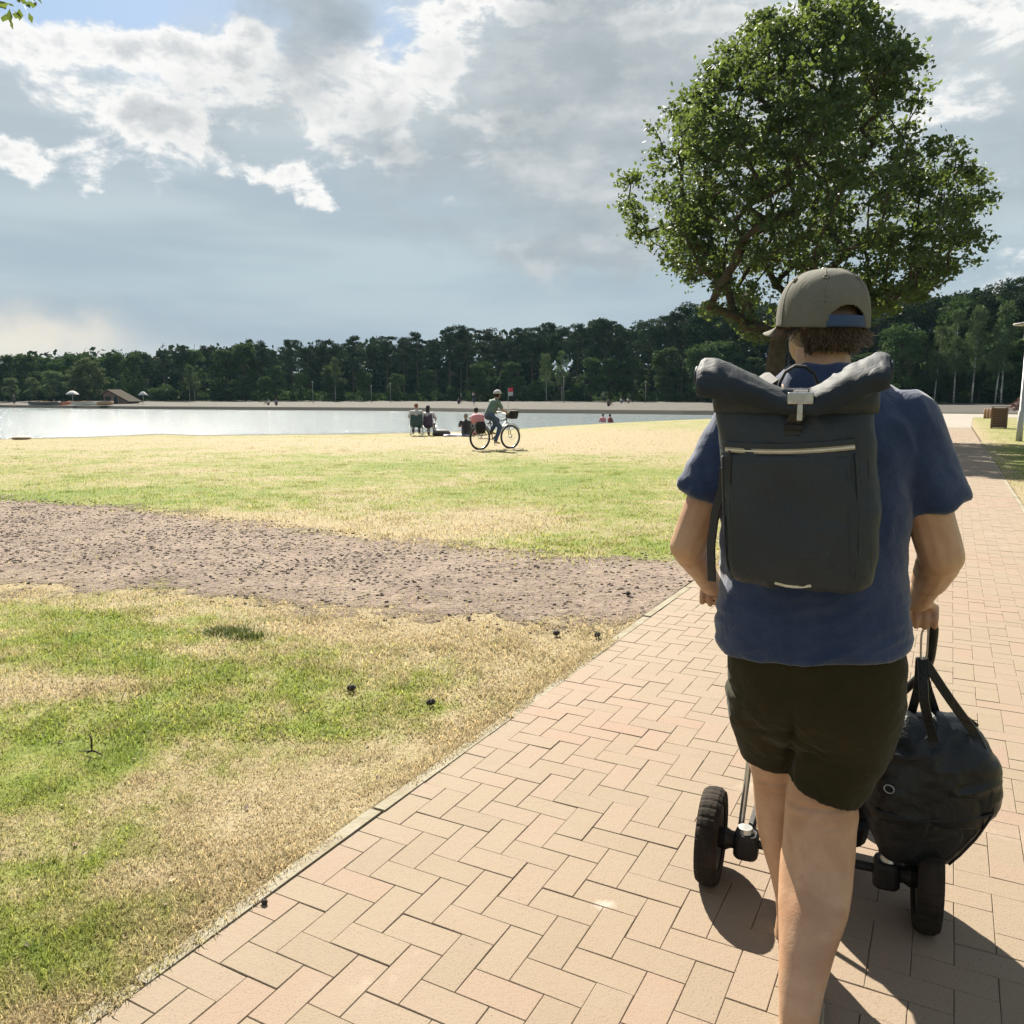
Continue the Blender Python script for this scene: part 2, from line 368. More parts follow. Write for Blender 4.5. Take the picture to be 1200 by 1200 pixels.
# ---- lake
m_water, t, b, out = newmat('lake_water')
pos = t.new('ShaderNodeNewGeometry').outputs['Position']
b.inputs['Base Color'].default_value = (.16, .19, .20, 1); b.inputs['Roughness'].default_value = .14; b.inputs['IOR'].default_value = 1.33
b.inputs['Specular IOR Level'].default_value = .8
wn = t.noise(t.vm('MULTIPLY', pos, (1., .55, 1.)), 2.2, 5, .62); wn2 = t.noise(t.vm('MULTIPLY', pos, (1., .5, 1.)), .25, 3, .5)
bp = t.new('ShaderNodeBump'); bp.inputs['Strength'].default_value = .85; bp.inputs['Distance'].default_value = .20
t.link(t.m('ADD', wn, t.m('MULTIPLY', wn2, .6)), bp.inputs['Height']); t.link(bp.outputs[0], b.inputs['Normal'])
lv = []; 
tg = np.tan(np.linspace(R(-68), R(21), 90))
for q in tg: lv.append((q/math.hypot(1, q)*34, 34/math.hypot(1, q), LAKE))
for q in tg:
    r = float(Rf(max(q, -.9)))+.15; lv.append((q/math.hypot(1, q)*r, r/math.hypot(1, q), LAKE))
n = len(tg)
lf = np.array([(i, i+1, n+i+1, n+i) for i in range(n-1)])
link('lake', rawmesh('lake', np.array(lv), lf), m_water, kind='structure')

# ---- soil track across the lawn
m_soil, t, b, out = newmat('bare_soil')
pos = t.new('ShaderNodeNewGeometry').outputs['Position']
s1 = t.noise(pos, 1.1, 5, .6); s2 = t.noise(pos, 22, 6, .75); s3 = t.noise(pos, 6, 4, .6)
c = t.mix(t.mr(s1, .3, .7), (.295, .232, .190), (.215, .167, .138))
c = t.mix(t.mr(s2, .51, .62), c, (.075, .056, .050)); c = t.mix(t.m('MULTIPLY', t.mr(s3, .50, .64), .6), c, (.34, .27, .215))
t.link(c, b.inputs['Base Color']); b.inputs['Roughness'].default_value = .95; b.inputs['Specular IOR Level'].default_value = .1
bp = t.new('ShaderNodeBump'); bp.inputs['Strength'].default_value = .9; bp.inputs['Distance'].default_value = .05
t.link(t.m('ADD', t.m('MULTIPLY', s2, 1.4), s3), bp.inputs['Height']); t.link(bp.outputs[0], b.inputs['Normal'])
ed = t.new('ShaderNodeAttribute', attribute_name='edge').outputs['Fac']
al = t.mr(t.m('ADD', ed, t.m('MULTIPLY', t.m('SUBTRACT', t.m('ADD', t.m('MULTIPLY', t.noise(pos, 1.6, 6, .7), .8), t.m('MULTIPLY', s2, .35)), .57), 2.2)), .36, .56)
tb = t.new('ShaderNodeBsdfTransparent'); mx = t.new('ShaderNodeMixShader')
t.link(al, mx.inputs[0]); t.link(tb.outputs[0], mx.inputs[1]); t.link(b.outputs[0], mx.inputs[2]); t.link(mx.outputs[0], out.inputs[0])
def path_x(Y): return PA[0]+(Y-PA[1])*PU[0]/PU[1]
def track(X): return np.interp(X, TL[:, 0], TL[:, 1]), np.interp(X, TU[:, 0], TU[:, 1])
nx, ny = 160, 40; VV = []; ee = []
for X in np.linspace(-13, 2.0, nx):
    y0, y1 = track(X)
    for q in np.linspace(-.28, 1.28, ny):
        Y = y0+(y1-y0)*q; x = min(X, path_x(Y)-.07)
        VV.append((x, Y, .004+.012*float(np.sin(X*3+q*9)*np.sin(q*14))*0)); ee.append(np.clip(min(q+.28, 1.28-q)/.56, 0, 1) if True else 0)
ii, jj = np.meshgrid(np.arange(nx-1), np.arange(ny-1), indexing='ij')
FF = np.stack([ii*ny+jj, (ii+1)*ny+jj, (ii+1)*ny+jj+1, ii*ny+jj+1], -1).reshape(-1, 4)
me = rawmesh('soil_track', np.array(VV), FF); fattr(me, 'edge', ee)
link('soil_track', me, m_soil, kind='structure')

# ---- brick path: bed sheet + herringbone clinker pavers + kerb stones
m_bed = pm('joint_sand', (.072, .057, .038), (.100, .078, .051), 30, .95, .4, spec=.1)
def PP(i, s, z=0.): # i across (m), s along (m) -> world
    p = PA+PN*i+PU*s; return np.array([p[0], p[1], z])
path = build('path', MB().add([PP(-.07, -11, .004), PP(PW+.07, -11, .004), PP(PW+.07, 75, .004), PP(-.07, 75, .004)], [(0, 1, 2, 3)]), m_bed, kind='structure')
def brickmat(name, usattr):
    m, t, b, out = newmat(name)
    pos = t.new('ShaderNodeNewGeometry').outputs['Position']
    rnd = t.new('ShaderNodeAttribute', attribute_name='rnd').outputs['Fac'] if usattr else t.new('ShaderNodeObjectInfo').outputs['Random']
    c = t.ramp(rnd, [(0, (.182, .142, .100)), (.35, (.192, .150, .106)), (.7, (.197, .152, .110)), (.92, (.200, .150, .110)), (1., (.203, .145, .105))])
    red = t.mr(t.noise(pos, .40, 3, .5), .46, .70)
    c = t.mix(t.m('MULTIPLY', red, t.mr(rnd, .0, .9, .35, .75)), c, (.212, .138, .102))
    ck = G(709, 1064); dd = t.vm('SUBTRACT', pos, (float(ck[0]), float(ck[1]), 0.)); dl = t.vm('LENGTH', t.vm('MULTIPLY', dd, (1., 1.4, 0.)))
    c = t.mix(t.m('MULTIPLY', t.mr(t.m('ADD', dl, t.m('MULTIPLY', t.noise(pos, 60, 4, .6), .05)), .03, .07, 1., 0.), .6), c, (.36, .32, .28))
    g = t.noise(pos, 190, 3, .7); st = t.noise(pos, 3.0, 6, .65)
    c = t.mix(t.mr(g, .52, .70), c, t.mix(1., c, (.68, .64, .60), 'MULTIPLY'))
    c = t.mix(t.m('MULTIPLY', t.mr(st, .46, .72), .55), c, (0.198, 0.156, 0.114))
    c = t.mix(t.m('MULTIPLY', t.mr(t.noise(pos, 1.1, 6, .7, 1.), .60, .72), .4), c, (0.336, 0.282, 0.228))
    t.link(c, b.inputs['Base Color']); b.inputs['Roughness'].default_value = .82; b.inputs['Specular IOR Level'].default_value = .25
    bp = t.new('ShaderNodeBump'); bp.inputs['Strength'].default_value = .35; bp.inputs['Distance'].default_value = .004
    t.link(t.m('ADD', g, t.noise(pos, 40, 4, .6)), bp.inputs['Height']); t.link(bp.outputs[0], b.inputs['Normal'])
    return m
m_brick, m_bricks = brickmat('clinker', False), brickmat('clinker_joined', True)
JT = .0007; BT = .0105
def brick_verts(L, Wd):      # chamfered block, local x along its length
    x, y = L/2-JT, Wd/2-JT; c = .0016
    v = [(sx*x, sy*y, -.05) for sx, sy in ((-1, -1), (1, -1), (1, 1), (-1, 1))] + [(sx*x, sy*y, BT-c) for sx, sy in ((-1, -1), (1, -1), (1, 1), (-1, 1))] + \
        [(sx*(x-c), sy*(y-c), BT) for sx, sy in ((-1, -1), (1, -1), (1, 1), (-1, 1))]
    f = [(8, 9, 10, 11)]+[(4+k, 4+(k+1) % 4, 8+(k+1) % 4, 8+k) for k in range(4)]+[(k, (k+1) % 4, 4+(k+1) % 4, 4+k) for k in range(4)]
    return np.array(v, float), np.array(f)
BV, BF = brick_verts(2*CZ, CZ); HV, HF = brick_verts(CZ, CZ)
cells = []
ni = int(round(PW/CZ)); ns = 480; s0 = -9.0
for j in range(ns):
    for i in range(-1, ni):
        d = (i-j) % 4
        if d == 0:
            if i == -1: cells.append((0.5, j+.5, 0, 1))
            elif i == ni-1: cells.append((i+.5, j+.5, 0, 1))
            else: cells.append((i+1., j+.5, 0, 0))
        elif d == 3 and i >= 0: cells.append((i+.5, j+1., 1, 0))
rec = []
yaw = math.atan2(PN[1], PN[0])
for ci, cj, o90, half in cells:
    p = PP(ci*CZ, s0+cj*CZ)
    dpt = p[1]*CT+CH*ST; sx = p[0]/max(dpt, .1); sy = (-CH*CT+p[1]*ST)/max(dpt, .1) if False else 0
    invis = p[1] < 1.55 or abs(p[0]/max(p[1], .01)) > .67
    rec.append((p[1]+(1000 if invis else 0)+ (30 if (p[0] > .8 and p[0] < 1.2 and p[1] < 2.4) else 0), p, o90, half))
rec.sort(key=lambda r: r[0])
mb1 = rawmesh('brick', BV, BF); mb2 = rawmesh('half_brick', HV, HF)
for m_ in (mb1, mb2): m_.materials.append(m_brick)
for k, (_, p, o90, half) in enumerate(rec[:298]):
    o = bpy.data.objects.new('brick', mb2 if half else mb1); COL.objects.link(o); o.parent = path
    o.location = (p[0], p[1], random.uniform(-.0014, .0014))
    o.rotation_euler = (random.gauss(0, .005), random.gauss(0, .005), yaw+(math.pi/2 if o90 else 0)+random.gauss(0, .004))
rest = rec[298:]; VV, FF, rr = [], [], []; off = 0
for _, p, o90, half in rest:
    v, f = (HV, HF) if half else (BV, BF)
    a = yaw+(math.pi/2 if o90 else 0)+random.gauss(0, .004); ca, sa = math.cos(a), math.sin(a)
    VV.append(np.stack([v[:, 0]*ca-v[:, 1]*sa+p[0], v[:, 0]*sa+v[:, 1]*ca+p[1], v[:, 2]+random.uniform(-.0014, .0014)+v[:, 0]*random.gauss(0, .004)], 1)); FF.append(f+off); off += len(v)
    rr.append(np.full(len(v), random.random()))
me = rawmesh('bricks', np.concatenate(VV), np.concatenate(FF), np.concatenate(rr)); link('bricks', me, m_bricks, path, kind='stuff')
# smooth far end of the path and the pale square by the lake
m_far = pm('far_paving', (0.196, 0.176, 0.152), (0.225, 0.201, 0.171), .8, .9, coord='Object', spec=.2)
s1_ = s0+ns*CZ
build('far_pavement', MB().add([PP(0, s1_, .011), PP(PW, s1_, .011), PP(PW+.5, 62, .011), PP(PW+18, 68, .011), PP(PW+18, 78, .011), PP(-14, 78, .011), PP(-12, 70, .011), PP(-1.0, 58, .011)], [(0, 1, 2, 3, 4, 5, 6, 7)]), m_far, kind='structure')
m_kerb = pm('kerb_concrete', (.245, .225, .18), (.19, .165, .115), 7, .95, .5, 60, spec=.1)
kv = MB().box((0, 0, -.03), (.985, .05, .10)); kme = kv.mesh('kerb_stone'); recalc(kme); kme.materials.append(m_kerb)
for sgn, off in ((-1, -.027), (1, PW+.027)):
    for k in range(34):
        o = bpy.data.objects.new('kerb_stone', kme); COL.objects.link(o); o.parent = path
        p = PP(off+random.uniform(-.004, .004), -8.5+k); o.location = (p[0], p[1], random.uniform(-.013, -.005)); o.rotation_euler = (random.gauss(0, .02), random.gauss(0, .004), yaw+math.pi/2+random.gauss(0, .004))

# ---- grass blades, soil crumbs
m_grass, t, b, out = newmat('grass_blades')
pos = t.new('ShaderNodeNewGeometry').outputs['Position']
lc, fine, mid, _ = lawn_color(t, pos)
rnd = t.new('ShaderNodeAttribute', attribute_name='rnd').outputs['Fac']
lc = t.mix(1., lc, t.ramp(rnd, [(0, (.92, .95, .82)), (.35, (1.42, 1.42, 1.32)), (.75, (1.75, 1.68, 1.55)), (1., (2.6, 2.4, 2.1))]), 'MULTIPLY')
t.link(lc, b.inputs['Base Color']); b.inputs['Roughness'].default_value = .6; b.inputs['Specular IOR Level'].default_value = .25
tr = t.new('ShaderNodeBsdfTranslucent'); t.link(lc, tr.inputs[0])
mx = t.new('ShaderNodeMixShader'); mx.inputs[0].default_value = .52; t.link(b.outputs[0], mx.inputs[1]); t.link(tr.outputs[0], mx.inputs[2]); t.link(mx.outputs[0], out.inputs[0])
def in_path(P, pad=0.): 
    d = (P[:, :2]-PA) @ PN; return (d > -pad) & (d < PW+pad)
def in_track(P, pad):
    y0, y1 = np.interp(P[:, 0], TL[:, 0], TL[:, 1]), np.interp(P[:, 0], TU[:, 0], TU[:, 1])
    return (P[:, 1] > y0+pad) & (P[:, 1] < y1-pad) & (P[:, 0] < 3)
def blades(P, h, wd, lean):
    n = len(P); a = rng.uniform(0, 2*np.pi, n); ca, sa = np.cos(a), np.sin(a)
    hh = h*rng.uniform(.45, 1.25, n); ww = wd*rng.uniform(.7, 1.3, n); ln = lean*rng.uniform(.1, 1., n)*hh*1.6
    d = rng.uniform(0, 2*np.pi, n); dx, dy = np.cos(d)*ln, np.sin(d)*ln
    up = hh*np.sqrt(np.clip(1-(ln/hh/1.8)**2, .1, 1))
    z = P[:, 2]
    v0 = np.stack([P[:, 0]-ca*ww, P[:, 1]-sa*ww, z-.004], 1); v1 = np.stack([P[:, 0]+ca*ww, P[:, 1]+sa*ww, z-.004], 1)
    v2 = np.stack([P[:, 0]+dx*.4+ca*ww*.8, P[:, 1]+dy*.4+sa*ww*.8, z+up*.62], 1); v3 = np.stack([P[:, 0]+dx*.4-ca*ww*.8, P[:, 1]+dy*.4-sa*ww*.8, z+up*.62], 1)
    v4 = np.stack([P[:, 0]+dx, P[:, 1]+dy, z+up], 1)
    V = np.stack([v0, v1, v2, v3, v4], 1).reshape(-1, 3); k = np.arange(n)[:, None]*5
    F = np.concatenate([k+np.array([[0, 1, 2]]), k+np.array([[0, 2, 3]]), k+np.array([[3, 2, 4]])])
    return V, F, np.repeat(rng.uniform(0, 1, n), 5)
def fan(n, y0, y1, t0, t1, pw=1.):    # random points in the view fan, density falling with distance
    Y = y0*(y1/y0)**(rng.uniform(0, 1, n)**pw); X = Y*rng.uniform(t0, t1, n); return np.stack([X, Y, np.zeros(n)], 1)
GV, GF, GR = [], [], []; off = 0
for (n, y0, y1, t0, t1, h, wd, lean) in [(290000, 1.2, 3.4, -1.35, .15, .019, .0014, 1.25), (185000, 3.4, 7.2, -1.15, .28, .024, .0024, 1.2), (130000, 7.2, 19, -.95, .95, .032, .0045, 1.0), (36000, 19, 40, -.90, .95, .028, .010, 1.1)]:
    P = fan(n, y0, y1, t0, t1)
    P = P[~in_path(P, .045)]
    tt_ = np.abs(P[:, 0]/P[:, 1]); P = P[rng.uniform(0, 1, len(P)) < np.clip((max(-t0, .5)-tt_)/(.45*-t0), .0, 1)]
    y0_, y1_ = np.interp(P[:, 0], TL[:, 0], TL[:, 1]), np.interp(P[:, 0], TU[:, 0], TU[:, 1]); e_ = np.minimum(P[:, 1]-y0_, y1_-P[:, 1])
    e_ = e_+1.1*(fbm(P*np.array([.9, 1.6, 0]), 3, 33)-.5); P = P[~((e_ > -.15) & (P[:, 0] < 3)) | (rng.uniform(0, 1, len(P)) < .03+.85*np.exp(-np.maximum(e_+.15, 0)/.22))]
    t_ = P[:, 0]/P[:, 1]; rr_ = np.hypot(P[:, 0], P[:, 1]); P = P[rr_ < Rn(t_)-6]
    rr_ = np.hypot(P[:, 0], P[:, 1]); t_ = P[:, 0]/P[:, 1]; q_ = np.clip((rr_-(Rn(t_)-15))/15, 0, 1); P[:, 2] = LAKE*q_*q_*lakeness(t_)
    cl = vnoise(P*np.array([7, 7, 0])+3, 5); P = P[rng.uniform(0, 1, len(P)) < .25+1.1*cl]
    hv = h*(.6+.9*vnoise(P*np.array([1.7, 1.7, 0]), 9))
    V, F, r_ = blades(P, hv, wd, lean); GV.append(V); GF.append(F+off); GR.append(r_); off += len(V)
# scattered taller tufts
for (n, y0, y1, t0, t1, hh_, rr_) in [(130, 1.5, 4, -.72, .1, .030, .045), (220, 4, 9, -.72, .25, .034, .06), (260, 9, 24, -.7, .6, .042, .10)]:
    T_ = fan(n, y0, y1, t0, t1); T_ = T_[~in_path(T_, .1) & ~in_track(T_, -.1)]
    P = np.repeat(T_, 60, 0)+rng.normal(0, 1, (len(T_)*60, 3))*np.array([rr_, rr_*.8, 0]); P = P[~in_path(P, .03)]
    V, F, r_ = blades(P, hh_, .0016 if y0 < 4 else .003, .9); GV.append(V); GF.append(F+off); GR.append(r_*.6); off += len(V)
# ragged dry fringe along the kerb
n = 46000; s = rng.uniform(-8.5, 14, n); i = -np.abs(rng.normal(.0, .075, n))+.11*(fbm(np.stack([s*2.3, s*0, s*0], 1), 3, 3)-.45)-.012
P = PA+PN*i[:, None]+PU*s[:, None]; P = np.concatenate([P, np.zeros((n, 1))], 1); P = P[(P[:, 1] > 1.35)]
P = P[fbm(np.stack([P[:, 0]*1.1, P[:, 1]*1.1, P[:, 0]*0], 1), 3, 21) > .41]
P[:, 2] = .008
V, F, r_ = blades(P, .024, .0016, 1.3); GV.append(V); GF.append(F+off); GR.append(r_); off += len(V)
me = rawmesh('grass', np.concatenate(GV), np.concatenate(GF), np.concatenate(GR)); link('grass', me, m_grass, kind='stuff', label='short patchy green and straw coloured grass of the lakeside lawn', category='grass')
m_crumb, t, b, out = newmat('soil_crumbs')
rnd = t.new('ShaderNodeAttribute', attribute_name='rnd').outputs['Fac']
t.link(t.ramp(rnd, [(0, (0.024, 0.017, 0.016)), (.25, (0.063, 0.047, 0.040)), (.6, (0.150, 0.118, 0.095)), (1., (0.237, 0.198, 0.158))]), b.inputs['Base Color']); b.inputs['Roughness'].default_value = .95; b.inputs['Specular IOR Level'].default_value = .1
n = 210000; P = np.stack([rng.uniform(-9, 2.2, n), rng.uniform(4.8, 12.6, n), np.zeros(n)], 1)
q = in_track(P, -.6) & ~in_path(P, .06); P = P[q]
y0, y1 = np.interp(P[:, 0], TL[:, 0], TL[:, 1]), np.interp(P[:, 0], TU[:, 0], TU[:, 1]); e = np.minimum(P[:, 1]-y0, y1-P[:, 1])
P = P[rng.uniform(0, 1, len(P)) < np.clip(.42+e*.8, .0, 1)*(1.5*fbm(P*np.array([1.3, 3.2, 0]), 3, 11)**1.6+.15)]
n = len(P); oc = np.array([(1, 0, .0), (0, 1, 0), (-1, 0, 0), (0, -1, 0), (.55, .5, .8), (-.55, .5, .75), (-.5, -.55, .8), (.55, -.5, .7)], float); of = np.array([(0, 1, 4, 4), (1, 5, 4, 4), (1, 2, 5, 5), (2, 6, 5, 5), (2, 3, 6, 6), (3, 7, 6, 6), (3, 0, 7, 7), (0, 4, 7, 7), (4, 5, 6, 7)])[:, :3]; of = np.concatenate([of, [(4, 6, 7)]])
sz = np.clip(np.exp(rng.normal(math.log(.0045), .75, n)), 0, .019); 
V = P[:, None]+oc[None]*sz[:, None, None]*rng.uniform(.6, 1.4, (n, 8, 3))*np.array([1, 1, .75]); F = (np.arange(n)[:, None, None]*8+of[None]).reshape(-1, 3)
me = rawmesh('soil_crumbs', V.reshape(-1, 3), F, np.repeat(rng.uniform(0, 1, n)**1.2, 8)); link('soil_crumbs', me, m_crumb, kind='stuff', label='loose clods and wood chips on the bare soil track', category='soil')

# ------------------------------------------------------------------ trees
def leafcards(C, rad, n, size, flat=.75, up=.5, seed=0, aspect=.62, hang=0.):
    """C (k,3) clump centres, rad (k,) radii -> leaf quads"""
    r_ = np.random.default_rng(seed); k = len(C)
    d = r_.normal(size=(k, n, 3)); d /= np.linalg.norm(d, axis=2)[..., None]
    rr = r_.uniform(0, 1, (k, n, 1))**.45
    P = C[:, None]+d*rr*np.asarray(rad).reshape(-1, 1, 1)*np.array([1, 1, flat]); P = P.reshape(-1, 3); m = len(P)
    N = r_.normal(size=(m, 3))+np.array([0, 0, up]); N /= np.linalg.norm(N, axis=1)[:, None]
    T = r_.normal(size=(m, 3)); T -= N*(T*N).sum(1)[:, None]; T /= np.linalg.norm(T, axis=1)[:, None]; T[:, 2] -= hang; B_ = np.cross(N, T)
    s = size*r_.uniform(.6, 1.35, m)[:, None]
    v = np.stack([P-T*s, P+B_*s*aspect+N*s*.12, P+T*s, P-B_*s*aspect+N*s*.12], 1).reshape(-1, 3)
    F = (np.arange(m)[:, None]*4+np.array([[0, 1, 2, 3]]))
    base = np.repeat(r_.uniform(0, 1, k), n)
    return v, F, np.repeat(np.clip(.5*base+.5*r_.uniform(0, 1, m), 0, 1), 4)
m_bark = pm('bark', (.075, .06, .045), (.045, .037, .03), 6, .95, .8, 14, spec=.1, bdist=.03)
m_pinebark = pm('pine_bark', (.10, .07, .055), (.06, .045, .038), 4, .95, .5, spec=.1)
m_birchbark = pm('birch_bark', (.42, .42, .40), (.12, .12, .12), 2.2, .9, .3, spec=.1)
m_oak = leafmat('oak_leaves', (.029, .055, .027), (.053, .083, .031), (.12, .165, .03), .42, .55)
m_pine = leafmat('pine_needles', (.022, .040, .024), (.038, .058, .03), (.03, .05, .02), .12, .8, spec=.04)
m_broad = leafmat('broad_leaves', (.035, .062, .026), (.055, .085, .032), (.06, .10, .025), .2, .8, spec=.04)
m_light = leafmat('light_leaves', (.075, .10, .045), (.10, .125, .06), (.10, .14, .05), .2, .8, spec=.04)
m_birch = leafmat('birch_leaves', (.055, .085, .04), (.08, .11, .05), (.09, .13, .04), .22, .8, spec=.04)

# the big oak beside the path: limbs grown from the trunk to every leaf clump
TY = 37.*SC; tb_ = G(906, 513.5); TX = tb_[0]*TY/tb_[1]
ex = [(6, 905, 1010), (30, 855, 1040), (60, 822, 1055), (90, 800, 1075), (120, 765, 1100), (150, 748, 1128), (185, 738, 1140), (215, 728, 1150), (240, 728, 1155), (275, 745, 1152), (305, 772, 1150), (330, 810, 1125), (355, 822, 1085), (380, 850, 960), (400, 868, 935)]
zz = []; cc = []; hw = []
for y, l, r in ex:
    p = WT(l, y, TY); q = WT(r, y, TY); zz.append(p[2]); cc.append((p[0]+q[0])/2); hw.append((q[0]-p[0])/2)
zz, cc, hw = np.array(zz)[::-1], np.array(cc)[::-1], np.array(hw)[::-1]
r_ = np.random.default_rng(12); CLP = []
while len(CLP) < 960:
    z = r_.uniform(zz[0], zz[-1]); h = np.interp(z, zz, hw)*.96-.30; c = np.interp(z, zz, cc)
    if r_.uniform() > (h/max(hw))**.9+.08: continue
    a = r_.uniform(0, 2*np.pi); q = r_.uniform(0, 1)**.42
    p = np.array([c+h*q*math.cos(a), TY+h*q*math.sin(a), z])
    if q < .55 and r_.uniform() < .3: continue
    if fbm(np.array([[p[0]*.46, p[1]*.46, p[2]*.58]]), 2, 77)[0] < .425: continue
    CLP.append(p)
for px_, py_ in [(735, 212), (738, 240), (755, 275), (745, 255), (785, 300), (805, 285), (825, 315), (850, 330), (832, 362), (860, 366), (884, 388), (875, 345), (800, 240), (770, 225), (1135, 212), (1138, 238), (1122, 285), (1110, 308), (1085, 335), (1060, 346), (1040, 330), (1120, 250), (1095, 280), (1020, 345), (990, 350), (960, 350)]:
    for k in range(3):
        p = WT(px_+r_.normal(0, 6), py_+r_.normal(0, 6), TY+r_.normal(0, 1.0)); CLP.append(p)
CLP = np.array(CLP)
nodes = [np.array([TX, TY, .0]), np.array([TX, TY, .5]), np.array([TX+.02, TY, 1.5]), np.array([TX-.03, TY+.02, 2.6]), np.array([TX+.05, TY, 3.6])]
par = [-1, 0, 1, 2, 3]
for k in range(9): nodes.append(nodes[-1]+np.array([r_.normal(0, .12)+.03, r_.normal(0, .15), .95])); par.append(len(nodes)-2)
order = np.argsort(np.linalg.norm((CLP-np.array([TX, TY, 4]))*np.array([1, 1, .8]), axis=1))
tips = []
for k in order:
    p = CLP[k]; A = np.array(nodes); dv = p-A
    cost = np.linalg.norm(dv, axis=1)+np.maximum(0, -(dv[:, 2]-.35*np.linalg.norm(dv[:, :2], axis=1)))*1.1
    cost[:3] += 50; j = int(np.argmin(cost)); st_, L = A[j], np.linalg.norm(p-A[j]); m_ = max(1, int(L/.9))
    prev = j
    for q in range(1, m_+1):
        f = q/m_; x = st_+(p-st_)*f+np.array([0, 0, .10*L*math.sin(math.pi*f)])+(r_.normal(0, .09, 3) if q < m_ else 0)
        nodes.append(x); par.append(prev); prev = len(nodes)-1
    tips.append(prev)
wt = np.zeros(len(nodes))
for tp in tips:
    q = tp
    while q >= 0: wt[q] += 1; q = par[q]
rad = np.maximum(.012, .0135*wt**.46); rad[:3] *= [1.45, 1.12, 1.0]
ch = {}
for i, p in enumerate(par): ch.setdefault(p, []).append(i)
tmb, lmb = MB(), MB()
def walk(i, first):
    pts, rr = ([nodes[par[i]]], [min(rad[par[i]], rad[i]*1.25)]) if first else ([], [])
    j = i
    while True:
        pts.append(nodes[j]); rr.append(rad[j]); k = sorted(ch.get(j, []), key=lambda q: -wt[q])
        for q in k[1:]: walks.append(q)
        if not k: break
        j = k[0]
    (tmb if i == 0 else lmb).tube(pts, rr, 12 if i == 0 else (7 if rr[0] > .06 else 5))
walks = []; walk(0, False)
while walks: walk(walks.pop(), True)
oak = thing('oak_tree', (TX, TY, 0), 'tall broad oak with dense green crown standing left of the brick path', 'tree')
off_ = np.array([TX, TY, 0])
for mb in (tmb, lmb): mb.v = [v-off_ for v in mb.v]
build('trunk', tmb, m_bark, oak, True); build('branches', lmb, m_bark, oak, True)
v, F, rn_ = leafcards(CLP, r_.uniform(.32, .66, len(CLP)), 53, .090, .58, .6, 5)
v2, F2, rn2 = leafcards(CLP+r_.normal(0, .12, CLP.shape), r_.uniform(.5, .8, len(CLP)), 12, .085, .8, .6, 6)
link('crown', rawmesh('crown', np.concatenate([v, v2])-off_, np.concatenate([F, F2+len(v)]), np.concatenate([rn_, rn2])), m_oak, oak)

# archetypes of the wood, unit height about 1
def shift(v): return v
def arche(kind, seed):
    r_ = np.random.default_rng(seed); tr_ = MB()
    if kind == 'pine':
        H = 20.; lean = r_.normal(0, .5, 2)
        sp = lambda f: np.array([lean[0]*f*f, lean[1]*f*f, H*f])
        tr_.tube([sp(f) for f in np.linspace(0, .97, 8)], np.linspace(.26, .06, 8), 7)
        C, rd = [], []
        for k in range(30):
            f = .50+.48*r_.uniform()**.75; w_ = 2.9*math.sin(math.pi*min(1, (f-.42)/.66))**.7*r_.uniform(.25, 1.); a = r_.uniform(0, 6.28)
            c = sp(f)+np.array([math.cos(a)*w_, math.sin(a)*w_, r_.uniform(-.3, .5)]); C.append(c); rd.append(r_.uniform(.8, 1.5))
            tr_.tube([sp(f-.04), (sp(f-.04)+c)/2+np.array([0, 0, .1]), c], [.06, .045, .02], 4)
        for k in range(7):
            f = r_.uniform(.25, .5); a = r_.uniform(0, 6.28); tr_.tube([sp(f), sp(f)+np.array([math.cos(a)*1.4, math.sin(a)*1.4, r_.uniform(-.2, .4)])], [.05, .015], 4)
        v, F, q = leafcards(np.array(C), np.array(rd), 105, .27, .55, .5, seed, .4)
    elif kind == 'broad':
        H = 15.; sp = lambda f: np.array([0, 0, H*f])
        tr_.tube([sp(f)+np.array([math.sin(f*5)*.15, 0, 0]) for f in np.linspace(0, .85, 7)], np.linspace(.3, .06, 7), 7)
        C, rd = [], []
        for k in range(62):
            f = r_.uniform(.16, .98); e = math.sqrt(max(0, 1-((f-.55)/.47)**2)); a = r_.uniform(0, 6.28); w_ = 4.1*e*r_.uniform(.35, 1.)
            c = np.array([math.cos(a)*w_, math.sin(a)*w_, H*f]); C.append(c); rd.append(r_.uniform(.8, 1.6))
            if k % 3 == 0: tr_.tube([sp(max(.12, f-.2)), c], [.08, .02], 4)
        v, F, q = leafcards(np.array(C), np.array(rd), 68, .30, .75, .5, seed)
    elif kind == 'birch':
        H = 17.; lean = r_.normal(0, .7, 2); sp = lambda f: np.array([lean[0]*f, lean[1]*f, H*f])
        tr_.tube([sp(f) for f in np.linspace(0, .95, 7)], np.linspace(.16, .03, 7), 7)
        C, rd = [], []
        for k in range(44):
            f = .34+.64*r_.uniform(); w_ = 2.3*math.sin(math.pi*min(1, (f-.22)/.84))**.8*r_.uniform(.2, 1.); a = r_.uniform(0, 6.28)
            C.append(sp(f)+np.array([math.cos(a)*w_, math.sin(a)*w_, -.2])); rd.append(r_.uniform(.6, 1.1)); tr_.tube([sp(f-.05), C[-1]], [.035, .012], 4)
        v, F, q = leafcards(np.array(C), np.array(rd), 62, .22, 1.1, .2, seed, .5, .3)
    else:
        C, rd = [], []
        for k in range(26):
            a = r_.uniform(0, 6.28); w_ = 2.2*r_.uniform()**.5; C.append(np.array([math.cos(a)*w_, math.sin(a)*w_*.8, .5+3.0*r_.uniform()*(1-(w_/2.9)**2)])); rd.append(r_.uniform(.6, 1.1))
            tr_.tube([(0, 0, 0), C[-1]], [.05, .02], 4)
        H = 4.2; v, F, q = leafcards(np.array(C), np.array(rd), 75, .24, .8, .5, seed)
    tm = tr_.mesh('trunk'); recalc(tm); smooth(tm)
    return tm, rawmesh('crown', v, F, q), H
ARCH = {}
